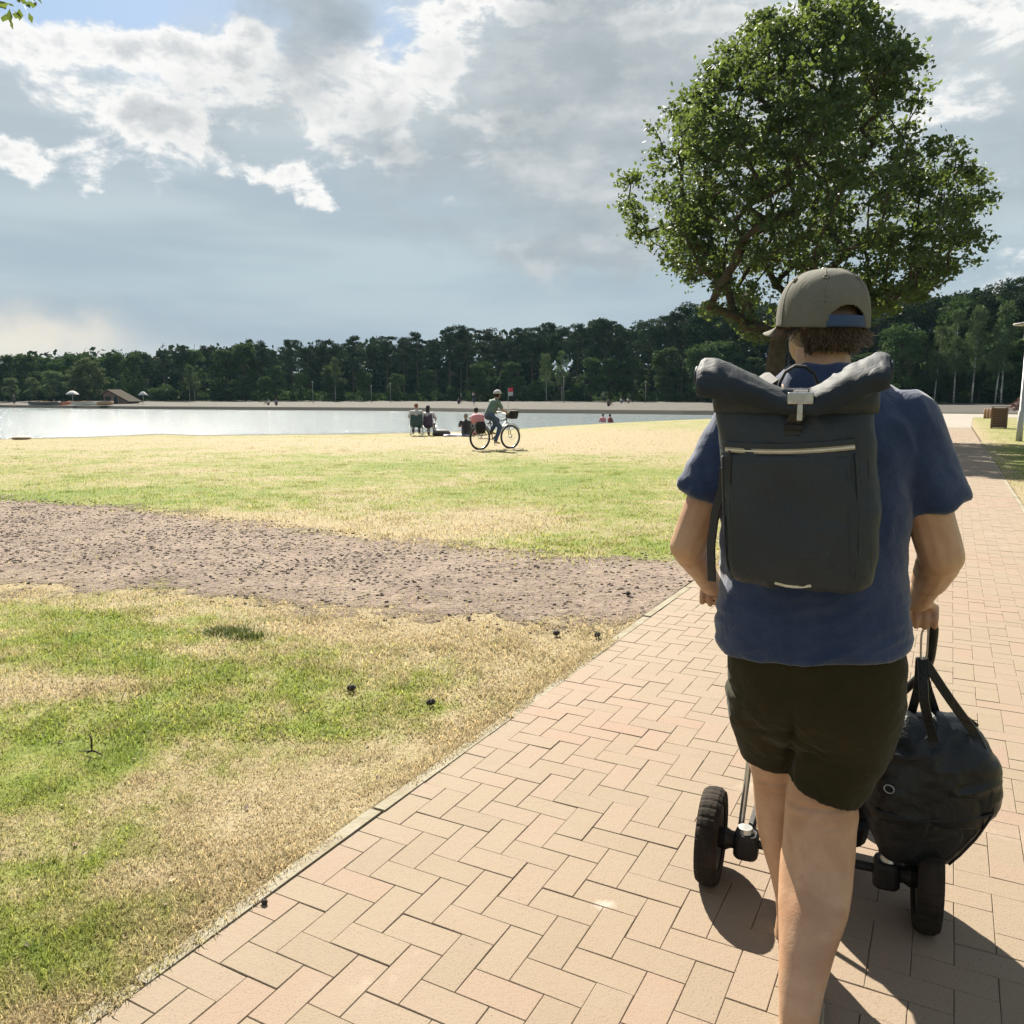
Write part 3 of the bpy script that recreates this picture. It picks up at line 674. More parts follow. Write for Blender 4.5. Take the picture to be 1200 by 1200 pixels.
def proto(kind, i):
    if (kind, i) not in ARCH:
        t_, c_, H = arche(kind, hash_seed[kind]+i*13); t_.materials.append({'pine': m_pinebark, 'birch': m_birchbark}.get(kind, m_bark))
        c_.materials.append({'pine': m_pine, 'birch': m_birch, 'broad': m_broad, 'bush': m_broad, 'light': m_light}[kind]); ARCH[(kind, i)] = (t_, c_, H)
    return ARCH[(kind, i)]
hash_seed = {'pine': 100, 'broad': 300, 'birch': 500, 'bush': 700, 'light': 320}
_arche = arche
def arche(kind, seed): return _arche('broad' if kind == 'light' else kind, seed)
def plant(kind, x, y, z, h, name, label, group, wide=1.):
    t_, c_, H = proto(kind, random.randrange({'pine': 6, 'broad': 4, 'birch': 3, 'bush': 3, 'light': 2}[kind])); s = h/H
    o = thing(name, (x, y, z), label, 'tree' if kind != 'bush' else 'bush', group, random.uniform(0, 6.28)); o.scale = (s*wide, s*wide, s)
    link('trunk' if kind != 'bush' else 'stems', t_, None, o); link('crown' if kind != 'bush' else 'foliage', c_, None, o); return o
SKX = [-300, 0, 60, 100, 150, 200, 250, 300, 350, 400, 450, 500, 550, 590, 640, 690, 720, 750, 790, 850, 900, 1000, 1060, 1100, 1150, 1180, 1210, 1400]
SKY = [415, 418, 414, 412, 411, 406, 403, 401, 400, 399, 395, 388, 382, 387, 378, 368, 374, 375, 362, 350, 345, 345, 340, 340, 338, 328, 325, 325]
def wood_top(t, r):
    px = 600+FPX*t; py = np.interp(px, SKX, SKY); Y = r/math.hypot(1, t); return WT(px, py, Y)[2]
LBL = {'pine': ('pine_tree', 'dark slender pine with bare trunk and clumped crown in the far wood', 'pines in the far wood'),
       'broad': ('broadleaf_tree', 'dark rounded broadleaf tree in the far wood behind the lake', 'broadleaf trees in the far wood'),
       'birch': ('birch_tree', 'slender birch with thin pale trunk at the edge of the far wood', 'birches along the edge of the far wood'),
       'light': ('pale_broadleaf_tree', 'pale green rounded tree among the far left trees beyond the water', 'pale trees at the far left shore'),
       'bush': ('bush', 'low dark bush at the foot of the far wood', 'bushes at the foot of the far wood')}
rf_ = random.Random(5); TREES = []
REG = [(40, 'at the far left'), (60, 'left of the orange boat'), (78, 'above the orange boat'), (128, 'above the white parasol'), (180, 'behind the beach hut'), (240, 'right of the hut'), (310, 'left of the first lamp'), (345, 'near the first far lamp'), (395, 'just past the first lamp'), (450, 'above the short far lamp'), (485, 'left of the folding chairs'), (530, 'above the folding chairs'), (575, 'above the seated people'),
       (610, 'above the cyclist'), (645, 'right of the flag'), (680, 'above the tall far lamp'), (720, 'above the wading bathers'), (760, 'right of the bathers'), (800, 'beyond the bathers'), (830, 'below the oak crown'), (900, 'left of the cap'), (1040, 'behind the man'), (1080, 'above the right shoulder'), (1115, 'right of the shoulder'), (1145, 'above the path end'), (1185, 'above the litter bin'), (9999, 'behind the lamp post')]
def put(kind, t, r, hf, wide=1., h=None, row='front'):
    o = put_(kind, t, r, hf, wide, h); px = 600+FPX*t; q = next(w_ for lim, w_ in REG if px < lim)
    a = {'pine': 'dark pine', 'broad': 'dark rounded tree', 'birch': 'slender birch', 'light': 'pale green rounded tree', 'bush': 'low dark bush'}[kind]
    o['label'] = a+{'sky': " on the wood's skyline ", 'back': " in the wood's back row ", 'front': " in the wood's front row "}[row]+q; o['group'] = {'pine': 'pines', 'broad': 'broadleaf trees', 'birch': 'birches', 'light': 'pale trees', 'bush': 'bushes'}[kind]+' of the far wood'; TREES.append((o, px))
    return o
def put_(kind, t, r, hf, wide=1., h=None):
    x, y = r*t/math.hypot(1, t), r/math.hypot(1, t); n, l, g = LBL[kind]
    hh = h if h else max(4, (wood_top(t, r)-.75)*hf); return plant(kind, x, y, .74, hh, n, l, g, wide)
# skyline row of pines and broadleaf trees
t = -.76
while t < .80:
    r = float(Rt(t))+rf_.uniform(4, 16); px = 600+FPX*t
    k = 'broad' if (px < 175 or rf_.random() < .16) else 'pine'
    put(k, t, r, rf_.uniform(.86, 1.04) if k == 'pine' else rf_.uniform(.86, 1.0), rf_.uniform(.9, 1.25), row='sky')
    t += rf_.uniform(.014, .023)
# second row behind
t = -.76
while t < .80:
    put('pine' if t > -.44 else 'broad', t, float(Rt(t))+rf_.uniform(18, 30), rf_.uniform(.84, .98), 1.3, row='back'); t += rf_.uniform(.025, .037)
# lower front row: broadleaf edge, bushes
t = -.76
while t < .80:
    px = 600+FPX*t
    k = rf_.choice(['broad', 'broad', 'bush'])
    put(k, t, float(Rt(t))+rf_.uniform(-1, 4), rf_.uniform(.40, .62), rf_.uniform(1.1, 1.4), h=(rf_.uniform(3, 5) if k == 'bush' else None)); t += rf_.uniform(.027, .042)
for px, hf, wd in [(20, .5, 1.3), (68, .62, 1.5), (45, .5, 1.2), (110, .86, 1.3), (98, .68, 1.3)]:
    put('light', (px-600)/FPX, float(Rt((px-600)/FPX))-6, hf, wd)
for px in (1113, 1134, 1161, 1168, 640, 658, 232, 226, 1090, 395):
    put('birch', (px-600)/FPX, float(Rt((px-600)/FPX))-3, rf_.uniform(.6, .85), 1.)
for px, hf in [(692, .5), (314, .42), (1050, .7), (560, .5), (820, .6)]:
    o = put('broad', (px-600)/FPX, float(Rt((px-600)/FPX))-3, hf, 1.15)
by = {}
for o, px in TREES: by.setdefault(o['label'], []).append((px, o))
for lab, l_ in by.items():
    l_.sort(key=lambda q: q[0]); n = len(l_)
    if n == 1: continue
    words = {2: ['left one', 'right one'], 3: ['left one', 'middle one', 'right one']}.get(n, ['leftmost']+['%s from left' % q for q in ('second', 'third', 'fourth', 'fifth', 'sixth', 'seventh', 'eighth', 'ninth', 'tenth', 'eleventh', 'twelfth')][:n-2]+['rightmost'])
    for k, (px, o) in enumerate(l_):
        if words: o['label'] = lab+', '+words[k]
# deep wood behind: one mass that closes the view between the trunks
C, rd = [], []
for k in range(2600):
    t = rf_.uniform(-.80, .84); r = float(Rt(t))+rf_.uniform(24, 48); top = wood_top(t, r)*.86
    C.append((r*t/math.hypot(1, t), r/math.hypot(1, t), rf_.uniform(.8, max(2, top if k % 2 else min(top, 6))))); rd.append(rf_.uniform(1.8, 3.2))
v, F, q = leafcards(np.array(C), np.array(rd), 46, .75, .9, .3, 44)
link('deep_wood', rawmesh('deep_wood', v, F, q), m_pine, kind='stuff', label='dark inner mass of the wood behind the lake', category='wood')
# undergrowth at the wood's foot
C, rd = [], []
for k in range(900):
    t = rf_.uniform(-.80, .84); r = float(Rt(t))+rf_.uniform(3, 9); C.append((r*t/math.hypot(1, t), r/math.hypot(1, t), .8+rf_.uniform(0, 1.3))); rd.append(rf_.uniform(.7, 1.3))
v, F, q = leafcards(np.array(C), np.array(rd), 40, .28, .8, .3, 45)
link('undergrowth', rawmesh('undergrowth', v, F, q), m_broad, kind='stuff', label='low dark undergrowth along the foot of the wood', category='undergrowth')
# tree just outside the frame whose branch hangs into the upper left corner
lt = thing('overhanging_tree', (-9.5, 12.0*SC, 0), 'leafy twig of a nearby tree hanging into the top left corner', 'tree')
b0 = np.array([-9.5, 12.*SC, 0]); tipp = W(29, 1, 8.4)
tmb = MB().tube([b0, b0+[0, 0, 2], b0+[.1, -.1, 4], b0+[.1, -.2, 6.5]], [.2, .16, .13, .08], 8)
mid_ = (b0+[.1, -.1, 4.2]+tipp)/2+[0, 0, 1.6]
lm = MB().tube([b0+[.1, -.1, 4.2], mid_, tipp+[-.25, .2, .5], tipp+[0, 0, .03]], [.07, .04, .012, .004], 6)
C = [tipp+[0, 0, .02], tipp+[.02, 0, .1], tipp+[-.05, .05, .16]]+[mid_+rng.normal(0, .5, 3)+[-.8, .6, .3] for _ in range(10)]+[b0+[0, 0, 6.4]+rng.normal(0, .9, 3) for _ in range(24)]
rd = [.055, .07, .09]+[.35]*10+[.6]*24
for mb in (tmb, lm): mb.v = [v-b0 for v in mb.v]
build('trunk', tmb, m_bark, lt, True); build('branch', lm, m_bark, lt, True)
v1, F1, q1 = leafcards(np.array(C[:3]), np.array(rd[:3]), 16, .026, 1.2, .3, 8); v2, F2, q2 = leafcards(np.array(C[3:]), np.array(rd[3:]), 60, .07, .8, .3, 9)
link('crown', rawmesh('crown', np.concatenate([v1, v2])-b0, np.concatenate([F1, F2+len(v1)]), np.concatenate([q1, q2])), m_oak, lt)

# ------------------------------------------------------------------ the man with the pushchair
WL, WR = G(832, 1030), G(1082, 1085); WL[2] = WR[2] = .147
SX = (WR-WL)/np.linalg.norm(WR-WL); SF = np.array([-SX[1], SX[0], 0]); HD = math.atan2(SF[0], SF[1])
HD_ = HD; RX = np.array([math.cos(HD), -math.sin(HD), 0]); FX = np.array([math.sin(HD), math.cos(HD), 0]); UP = np.array([0, 0, 1.])
def kd(px, py, Y): return Y*SC/(CT+(600-py)/FPX*ST)
def sring(c, hw, hd, e=2.4, n=40, rx=RX, fx=FX, tilt=0., tf=0.):
    a = np.linspace(0, 2*np.pi, n, endpoint=False); x = np.sign(np.cos(a))*np.abs(np.cos(a))**(2/e); y = np.sign(np.sin(a))*np.abs(np.sin(a))**(2/e)
    return np.asarray(c)+np.outer(x*hw, rx)+np.outer(y*hd, fx)+np.outer(x*tilt+y*tf, UP)
def pring(y, xl, xr, Y, hd=None, e=2.3, **k):
    c = W((xl+xr)/2, y, Y); hw = (xr-xl)/(2*FPX)*kd(0, y, Y); hw *= .925 if hw > .15 else 1.; return sring(c, hw, hd if hd else hw*1.05, e, **k)
ORG = W(950, 800, 2.46)*np.array([1, 1, 0])
def local(mb, o=ORG):
    mb.v = [v-o for v in mb.v]; return mb
m_skin, t, b, out = newmat('skin')
vec = t.new('ShaderNodeTexCoord').outputs['Object']
c = t.mix(t.mr(t.noise(vec, 7, 6, .65, .6), .33, .66), (.43, .268, .165), (.335, .185, .105)); c = t.mix(t.m('MULTIPLY', t.mr(t.noise(vec, 120, 3, .6), .6, .72), .3), c, (.30, .15, .08))
t.link(c, b.inputs['Base Color']); b.inputs['Roughness'].default_value = .5; b.inputs['Subsurface Weight'].default_value = .12; b.inputs['Subsurface Radius'].default_value = (.02, .008, .004); b.inputs['Subsurface Scale'].default_value = .4
bp = t.new('ShaderNodeBump'); bp.inputs['Strength'].default_value = .25; bp.inputs['Distance'].default_value = .003; t.link(t.noise(vec, 160, 4, .6), bp.inputs['Height']); t.link(bp.outputs[0], b.inputs['Normal'])
def cloth(name, c, c2, wv=600, rough=.85, fold=.35, sheen=.2, scale=5):
    m, t, b, out = newmat(name); vec = t.new('ShaderNodeTexCoord').outputs['Object']
    n = t.noise(vec, scale, 5, .6); c_ = t.mix(t.mr(n, .3, .7), c, c2)
    f = t.noise(vec, wv, 2, .6); c_ = t.mix(t.mr(f, .4, .7), c_, t.mix(1., c_, (1.35, 1.35, 1.35), 'MULTIPLY'))
    t.link(c_, b.inputs['Base Color']); b.inputs['Roughness'].default_value = rough; b.inputs['Sheen Weight'].default_value = sheen*.3; b.inputs['Specular IOR Level'].default_value = .08
    bp = t.new('ShaderNodeBump'); bp.inputs['Strength'].default_value = fold; bp.inputs['Distance'].default_value = .012
    t.link(t.m('ADD', t.noise(vec, 14, 4, .6, 1.), t.m('MULTIPLY', f, .06)), bp.inputs['Height']); t.link(bp.outputs[0], b.inputs['Normal']); return m
m_shirt = cloth('navy_jersey', (.017, .029, .068), (.028, .042, .088), 500, .85, .5, .9, 9)
m_short = cloth('olive_cotton', (.0175, .0148, .0062), (.025, .021, .009), 500, .85, .45)
m_cap = cloth('khaki_twill', (.088, .086, .072), (.118, .114, .096), 700, .85, .25, .1, 9)
m_strapb = pm('blue_strap', (.008, .030, .085), (.012, .04, .11), 20, .6, .2)
m_hair = pm('brown_hair', (.068, .046, .032), (.145, .098, .062), 26, .5, .3, 90)
m_sole = pm('rubber_sole', (.40, .33, .24), None, 20, .8); m_shoe = pm('tan_shoe', (.20, .17, .13), (.16, .13, .10), 30, .7, .3, 200)
m_sock = pm('pale_sock', (.36, .35, .32), None, 30, .9)
m_eye = pm('eye_white', (.75, .72, .68), None, 10, .2); m_dark = pm('black_plastic', (.009, .009, .0095), (.016, .015, .014), 18, .5, .15, 200, spec=.25)
m_rub = pm('tyre_rubber', (.016, .013, .011), (.034, .027, .021), 14, .85, .5, 160, spec=.12)
m_steel = pm('brushed_aluminium', (.55, .54, .52), (.48, .47, .45), 40, .3, 0, metal=.9)
m_web = pm('black_webbing', (.016, .016, .016), (.026, .026, .025), 200, .8, .3, 500)
man = thing('person', ORG, 'man in navy T-shirt, olive shorts and khaki cap walking away behind a pushchair', 'person')

# limbs and trunk
S_R, E_R, W_R = W(1058, 494, 2.38), W(1103, 652, 2.335), W(1077, 704, 2.53)
S_L, E_L, W_L = W(864, 497, 2.54), W(806, 640, 2.53), W(834, 686, 2.77)
B_L, B_R = W(838, 700, 2.85), W(1079, 725, 2.60)     # the grips of the pushchair bar
body = MB()
body.rings([pring(y, xl, xr, Y, hd) for y, xl, xr, Y, hd in [(850, 900, 1010, 2.47, .10), (800, 866, 1046, 2.45, .125), (740, 852, 1052, 2.44, .135), (650, 856, 1050, 2.45, .13), (560, 858, 1056, 2.46, .13), (500, 866, 1066, 2.46, .105), (465, 890, 1045, 2.47, .08), (440, 922, 1008, 2.475, .062)]])
body.limb(W(962, 462, 2.475), W(965, 395, 2.50), .068, .060)
body.limb(S_R, E_R, .058, .050); body.limb(E_R, W_R, .048, .030); body.limb(S_R+(E_R-S_R)*.45, S_R+(E_R-S_R)*.8, .054, .050)
body.limb(E_R+(W_R-E_R)*.15, E_R+(W_R-E_R)*.5, .049, .043)
body.limb(S_L, E_L, .055, .045); body.limb(E_L, W_L, .044, .029); body.limb(E_L+(W_L-E_L)*.15, E_L+(W_L-E_L)*.45, .045, .038)
body.rings([pring(y, xl, xr, Y) for y, xl, xr, Y in [(830, 950, 1030, 2.44), (870, 938, 1018, 2.44), (905, 928, 1002, 2.44), (930, 924, 1001, 2.437), (950, 921.5, 1003, 2.43), (965, 920.5, 1001, 2.42), (1000, 917.5, 999, 2.39), (1030, 915, 997, 2.355), (1060, 914, 992, 2.31), (1100, 914, 980, 2.25), (1140, 914, 969, 2.2), (1170, 914, 962, 2.165), (1200, 914, 957, 2.14), (1235, 911, 957, 2.11)]])
body.rings([pring(y, xl, xr, Y) for y, xl, xr, Y in [(820, 880, 940, 2.55), (860, 882, 940, 2.58), (898, 880, 942, 2.61), (925, 884, 944, 2.62), (950, 886, 946, 2.62), (975, 889, 945, 2.61), (1000, 896, 944, 2.60), (1025, 903, 943, 2.60), (1050, 909, 942, 2.595), (1075, 911, 941, 2.59), (1098, 908, 944, 2.59)]])
AR, AL = W(936, 1236, 2.13), W(931, 1092, 2.59)
for a, hz in ((AR, .075), (AL, .03)):
    body.limb(a, a+FX*.17+UP*(.035-a[2]), .038, .028)
# hands: palm, four fingers curled over the bar, thumb under it
def hand(wr, bar, ax, side):
    bar = np.asarray(bar); back = -FX
    for j in range(4):
        o = bar+ax*(.032-.0215*j)
        ang = [2.45, 1.75, 1.0, .1, -.8, -1.5][: (6 if j in (1, 2) else 5)]; rr = [.036, .034, .029, .026, .025, .024]
        pts = [o+back*math.cos(a)*r+UP*math.sin(a)*r for a, r in zip(ang, rr)]
        body.tube(pts, [.0105, .0100, .0092, .0086, .0078, .0065][:len(pts)], 8)
        body.limb(wr+ax*(.012-.008*j), pts[0], .018, .0105, 8)
    th = wr+ax*side*-.018
    body.tube([th, bar+ax*side*-.046+back*.03+UP*.002, bar+ax*side*-.040-UP*.024+back*.008, bar+ax*side*-.032-UP*.027-back*.014], [.016, .0135, .011, .008], 8)
hand(W_R, B_R, RX, 1); hand(W_L, B_L, RX, -1)
# head turned to the lake
HA = R(-8); HF = np.array([math.sin(HA), math.cos(HA), 0]); HR = np.array([math.cos(HA), -math.sin(HA), 0]); HC = W(963, 372, 2.50)
HM = np.stack([HR, HF, UP], 1)
def hp(x, y, z): return HC+HR*x+HF*y+UP*z
body.ball(hp(0, 0, .005), (.077, .096, .108), 20, 14, HM); body.ball(hp(0, .035, -.058), (.058, .062, .062), 16, 10, HM)
body.limb(hp(0, .095, .0), hp(0, .116, -.030), .009, .014, 8); body.limb(hp(-.018, .092, -.068), hp(.018, .092, -.068), .009, .009, 8)
body.limb(hp(0, .05, -.098), hp(0, .072, -.098), .026, .022, 10); body.limb(hp(-.03, .085, .012), hp(.03, .085, .012), .013, .013, 8)
for s in (-1, 1):
    E_ = np.stack([HR*.35*s+HF*-.9, HR*s, UP], 1)
    body.ball(hp(.080*s, -.004, -.012), (.019, .009, .032), 10, 8, np.stack([HF*.9-HR*.35*s*-1, HR*s, UP], 1))
local(body)
me = remesh(body, .0046, 5, .5); v = getv(me); n_ = getn(me)
zz_ = v[:, 2]; lx_ = v @ RX; bk_ = np.clip(-(n_ @ FX), 0, 1)
legm = (zz_ < .62)
kn_ = np.exp(-((zz_-.505-.10*(lx_-.02))/.006)**2)*.0045+np.exp(-((zz_-.470)/.005)**2)*.002
mus = .006*np.exp(-((zz_-.34)/.07)**2)*np.cos((lx_-.02)*70)
setv(me, v+n_*((fbm(v*14, 2, 4)-.5)*.004+legm*bk_*(mus-kn_)+legm*.0035*(fbm(v*np.array([22, 22, 5]), 2, 14)-.5))[:, None])
bod = link('body', me, m_skin, man, True)
for s in (-1, 1):
    build('eye', local(MB().ball(hp(.031*s, .083, -.010), .0125, 10, 8)), m_eye, bod, True)

# T-shirt
sh = MB()
sh.rings([pring(y, xl, xr, Y, hd, e, tilt=tl) for y, xl, xr, Y, hd, e, tl in [(757, 840, 1064, 2.43, .157, 2.4, .024), (745, 840, 1063, 2.43, .157, 2.4, .018), (730, 840, 1062, 2.43, .155, 2.4, .006), (700, 840, 1061, 2.44, .152, 2.4, 0), (650, 843, 1062, 2.45, .147, 2.4, 0), (600, 845, 1065, 2.455, .146, 2.4, 0), (560, 846, 1070, 2.46, .146, 2.3, 0),
    (525, 847, 1082, 2.46, .138, 2.2, 0), (495, 850, 1086, 2.46, .12, 2.1, 0), (472, 866, 1072, 2.465, .10, 2., 0), (455, 893, 1048, 2.47, .085, 2., 0), (438, 918, 1012, 2.475, .074, 2., 0), (427, 925, 1004, 2.478, .069, 2, 0)]])
HRm, HLm = W(1098, 594, 2.345), W(820, 582, 2.53)
def sleeve(s_, h_, r0, r1, r2):
    d = h_-s_; p = [s_-d*.12, s_+d*.0, s_+d*.3, s_+d*.65, s_+d*.93, h_]; sh.tube(p, [r0*.75, r0, (r0+r1)/2, r1, r2*.985, r2], 24)
    sh.ball(s_, r0*1.0, 18, 12)
sleeve(W(1060, 495, 2.38), HRm, .075, .073, .070); sleeve(W(866, 500, 2.53), HLm, .070, .066, .062)
local(sh); me = remesh(sh, .0065, 9, .55); v = getv(me); n_ = getn(me)
def ridge(p, s): q = fbm(p, 3, s); return 1-np.abs(2*q-1)*2.2
lx, lz = (v @ RX), v[:, 2]
torso = np.clip((1.12-lz)/.12, 0, 1)
d = .011*ridge(np.stack([lx*4+lz*3, v[:, 1]*3, lz*17-lx*6], 1), 31)*torso + .007*ridge(np.stack([lx*9, v[:, 1]*9, lz*7+lx*10], 1), 37)*(1-torso)+.0035*(fbm(v*11, 3, 41)-.5)
rsl = np.clip((lx-.20)/.06, 0, 1)*np.clip((1.34-lz)/.1, 0, 1); lsl = np.clip((-lx-.17)/.05, 0, 1)*np.clip((1.36-lz)/.1, 0, 1)
d += .012*ridge(np.stack([lx*5+lz*13, v[:, 1]*5, lz*8-lx*9], 1), 43)*(rsl+lsl)
setv(me, v+n_*(d-.002)[:, None]); link('t_shirt', me, m_shirt, man, True)

# shorts
so = MB()
so.rings([pring(y, xl, xr, Y, hd, 2.5) for y, xl, xr, Y, hd in [(740, 850, 1058, 2.43, .146), (770, 848, 1062, 2.43, .150), (800, 850, 1059, 2.44, .152), (828, 855, 1054, 2.45, .147), (850, 862, 1048, 2.46, .135), (862, 880, 1036, 2.475, .115)]])
so.rings([pring(y, xl, xr, Y, hd, 2.3, tilt=tl) for y, xl, xr, Y, tl, hd in [(812, 945, 1056, 2.425, 0, .140), (850, 933, 1047, 2.43, -.008, .130), (878, 926, 1033, 2.435, -.016, .116), (902, 924, 1021, 2.437, -.022, .108), (920, 923, 1006, 2.437, -.030, .102)]])
so.rings([pring(y, xl, xr, Y, hd, 2.3, tilt=tl) for y, xl, xr, Y, tl, hd in [(805, 853, 962, 2.50, 0, .138), (840, 858, 957, 2.53, -.004, .126), (864, 864, 952, 2.56, -.008, .110), (887, 869, 950, 2.585, -.014, .100)]])
local(so); me = remesh(so, .0055, 5, .5); v = getv(me); n_ = getn(me); lx, lz = v @ RX, v[:, 2]
d = .0055*ridge(np.stack([lx*6+lz*8, v[:, 1]*4, lz*8-lx*11], 1), 51)*np.clip((.90-lz)/.1, 0, 1)+.006*ridge(np.stack([lx*9, v[:, 1]*6, lz*13+lx*9], 1), 57)*np.exp(-((lz-.70)/.09)**2)+.003*(fbm(v*13, 2, 3)-.5)
c0 = (W(925, 880, 2.33)-ORG) @ RX; bk_ = np.clip(-(n_ @ FX), 0, 1)
d += bk_*(-.022*np.exp(-((lx-c0-.05*(lz-.62))/.011)**2)*np.clip((.80-lz)/.10, 0, 1)+.010*np.exp(-((lx-c0-.085)/.055)**2-((lz-.80)/.07)**2)+.010*np.exp(-((lx-c0+.075)/.055)**2-((lz-.80)/.07)**2))
d += bk_*.006*(-np.exp(-((lz-.70+.5*(lx-c0))/.008)**2)*np.exp(-((lx-c0-.05)/.07)**2)-np.exp(-((lz-.715-.35*(lx-c0))/.008)**2)*np.exp(-((lx-c0+.06)/.05)**2)-np.exp(-((lz-.665+.3*(lx-c0))/.009)**2)*np.exp(-((lx-c0-.07)/.06)**2))
setv(me, v+n_*(d-.001)[:, None]); link('shorts', me, m_short, man, True)

# shoes
def shoe(a, lift, toe=.0):
    f = FX; base = np.array([a[0], a[1], 0])
    secs = [(-.055, .026, .0, .060), (-.045, .034, .0, .066), (-.01, .038, .0, .072), (.05, .040, .0, .082), (.10, .046, .0, .062), (.15, .046, 0, .048), (.185, .038, 0, .038), (.205, .02, 0, .028)]
    up, sl = [], []
    for q, hw, z0, z1 in secs:
        lz = lift*max(0, (.10-q)/.165); c = base+f*q+UP*lz; aa = np.linspace(0, np.pi, 9)
        up.append(np.array([c+RX*math.cos(x)*hw+UP*(.018+(z1-.018)*math.sin(x)**.7) for x in aa]+[c+UP*.018]))
        sl.append(np.array([c+RX*sx*(hw+.004)+UP*zz_ for sx, zz_ in ((-1, 0), (1, 0), (1, .022), (-1, .022))]))
    s_ = build('shoe', local(MB().rings(up)), m_shoe, man, True); build('sole', local(MB().rings(sl)), m_sole, s_)
    build('sock', local(MB().tube([a+UP*.012-f*.002, a+UP*-.01, base+UP*(lift*.8+.06)], [.047, .046, .042], 16)), m_sock, s_, True)
shoe(AR, .0); shoe(AL, .0)

# cap
cp = MB(); nT, nZ = 144, 44; Z0 = -.024; HT = .134; rows_ = []
for i in range(nZ+1):
    h = (i/nZ)**.85; rr_ = (1-h**2.9)**(1/2.6) if h < 1 else .0
    rr_ = max(rr_, .03)
    row = []
    for j in range(nT):
        a = 2*np.pi*j/nT; s_ = 1-.010*abs(math.cos(3*a))**24*min(1, rr_*2)+.006*math.sin(5*a+h*4)+.004*math.sin(9*a-h*7)
        row.append(hp(math.sin(a)*.102*rr_*s_, math.cos(a)*.120*rr_*s_-.004, Z0+HT*h+(.010*math.cos(a)*(1-h))))
    rows_.append(row)
v = np.array(rows_).reshape(-1, 3); F = []
for i in range(nZ):
    for j in range(nT):
        a = 2*np.pi*(j+.5)/nT-np.pi; hh = ((i+.5)/nZ)**.85
        if abs(a) < .48 and hh < .36*math.sqrt(max(0, 1-(a/.48)**2)): continue
        k = (j+1) % nT; F.append((i*nT+j, i*nT+k, (i+1)*nT+k, (i+1)*nT+j))
F.append(tuple(nZ*nT+j for j in range(nT)))
cp.add(v, F); me = local(cp).mesh('cap'); recalc(me)
cap = link('cap', me, m_cap, man, True); q = cap.modifiers.new('s', 'SOLIDIFY'); q.thickness = .003; q.offset = -1
br, bo = MB(), []
for i in range(7):
    row = []
    for j in range(25):
        s_ = (j/24-.5)*2; a = s_*1.25; ex_ = .072*(i/6)*(1-abs(s_)**3*.75)
        row.append(hp(math.sin(a)*(.102+ex_*.25), math.cos(a)*.120-.004+ex_, Z0+.010*math.cos(a)-.022*s_*s_*(i/6)-.03*ex_))
    bo.append(row)
v = np.array(bo).reshape(-1, 3); br.add(v, [(i*25+j, i*25+j+1, (i+1)*25+j+1, (i+1)*25+j) for i in range(6) for j in range(24)])
me = local(br).mesh('brim'); recalc(me); o = link('brim', me, m_cap, cap, True); q = o.modifiers.new('s', 'SOLIDIFY'); q.thickness = .004
bs = []
for zz_ in (0, .006, .020, .026):
    bs.append([hp(math.sin(np.pi+a)*.1015, math.cos(np.pi+a)*.1195-.004, Z0+.002+zz_-.010) for a in np.linspace(-.56, .56, 18)])
v = np.array(bs).reshape(-1, 3); me = local(MB().add(v, [(i*18+j, i*18+j+1, (i+1)*18+j+1, (i+1)*18+j) for i in range(3) for j in range(17)])).mesh('cap_strap'); recalc(me)
o = link('cap_strap', me, m_strapb, cap, True); q = o.modifiers.new('s', 'SOLIDIFY'); q.thickness = .003
build('cap_button', local(MB().ball(hp(0, -.004, Z0+HT+.0), (.010, .010, .006), 12, 8)), m_dark, cap, True)
def capsurf(a, h, o=0.):
    rr_ = (1-h**2.9)**(1/2.6); return hp(math.sin(a)*.102*rr_, math.cos(a)*.120*rr_-.004, Z0+HT*h+.010*math.cos(a)*(1-h))
for a in (np.pi/6, np.pi/2, np.pi*5/6, np.pi*7/6, np.pi*1.5, np.pi*11/6):
    build('seam', local(MB().tube([capsurf(a, h) for h in np.linspace(.38 if abs(a-np.pi) < .6 else .02, .985, 22)], .0016, 5)), m_cap, cap, True)
for a in (np.pi-.52, np.pi+.52, np.pi+1.5, np.pi-1.5):
    c = capsurf(a, .80); d1 = capsurf(a+.05, .80)-c; d2 = capsurf(a, .84)-c; d1 /= np.linalg.norm(d1); d2 /= np.linalg.norm(d2); nn = np.cross(d1, d2); nn = nn if np.dot(nn, c-HC) > 0 else -nn
    build('eyelet', local(MB().tube([c+nn*.0012+.0055*(d1*math.cos(x)+d2*math.sin(x)) for x in np.linspace(0, 2*np.pi, 13)], .0018, 6)), m_cap, cap, True)

# hair: under layer and strands
hb = MB(); hb.ball(hp(0, -.020, -.020), (.086, .090, .072), 24, 16, HM)
local(hb); me = remesh(hb, .006, 3); v = getv(me); n_ = getn(me); setv(me, v+n_*(.010*(fbm(v*30, 3, 8)-.5))[:, None])
hair = link('hair', me, m_hair, man, True)
r_ = np.random.default_rng(3); sm = MB()
for k in range(2000):
    a = np.pi+r_.normal(0, .95); a = np.clip(a, np.pi-2.05, np.pi+2.05); z = r_.uniform(-.074, -.015)
    side = abs(a-np.pi) > 1.1
    rr_ = math.sqrt(max(.05, 1-((z+.005)/.105)**2)); p = hp(math.sin(a)*.082*rr_*1.06, math.cos(a)*.098*rr_*1.04-.006, z)
    if side: 
        if z < -.045 or (math.sin(a) < 0 and z < -.028): continue
    o_ = HR*math.sin(a)+HF*math.cos(a); L = r_.uniform(.014, .030)*(1.25 if side else .8); cu = r_.normal(0, .16, 3)
    fl = .62 if side else .22
    p1 = p+L*.5*(o_*fl-UP*.9+cu*.2); p2 = p1+L*.5*(o_*fl*1.1-UP*.65+cu*.7); p3 = p2+L*.28*(o_*.5-UP*.2+cu*1.1)
    sm.tube([p-o_*.006, p1, p2, p3], [.0016, .0016, .0012, .0004], 3, cap=False)
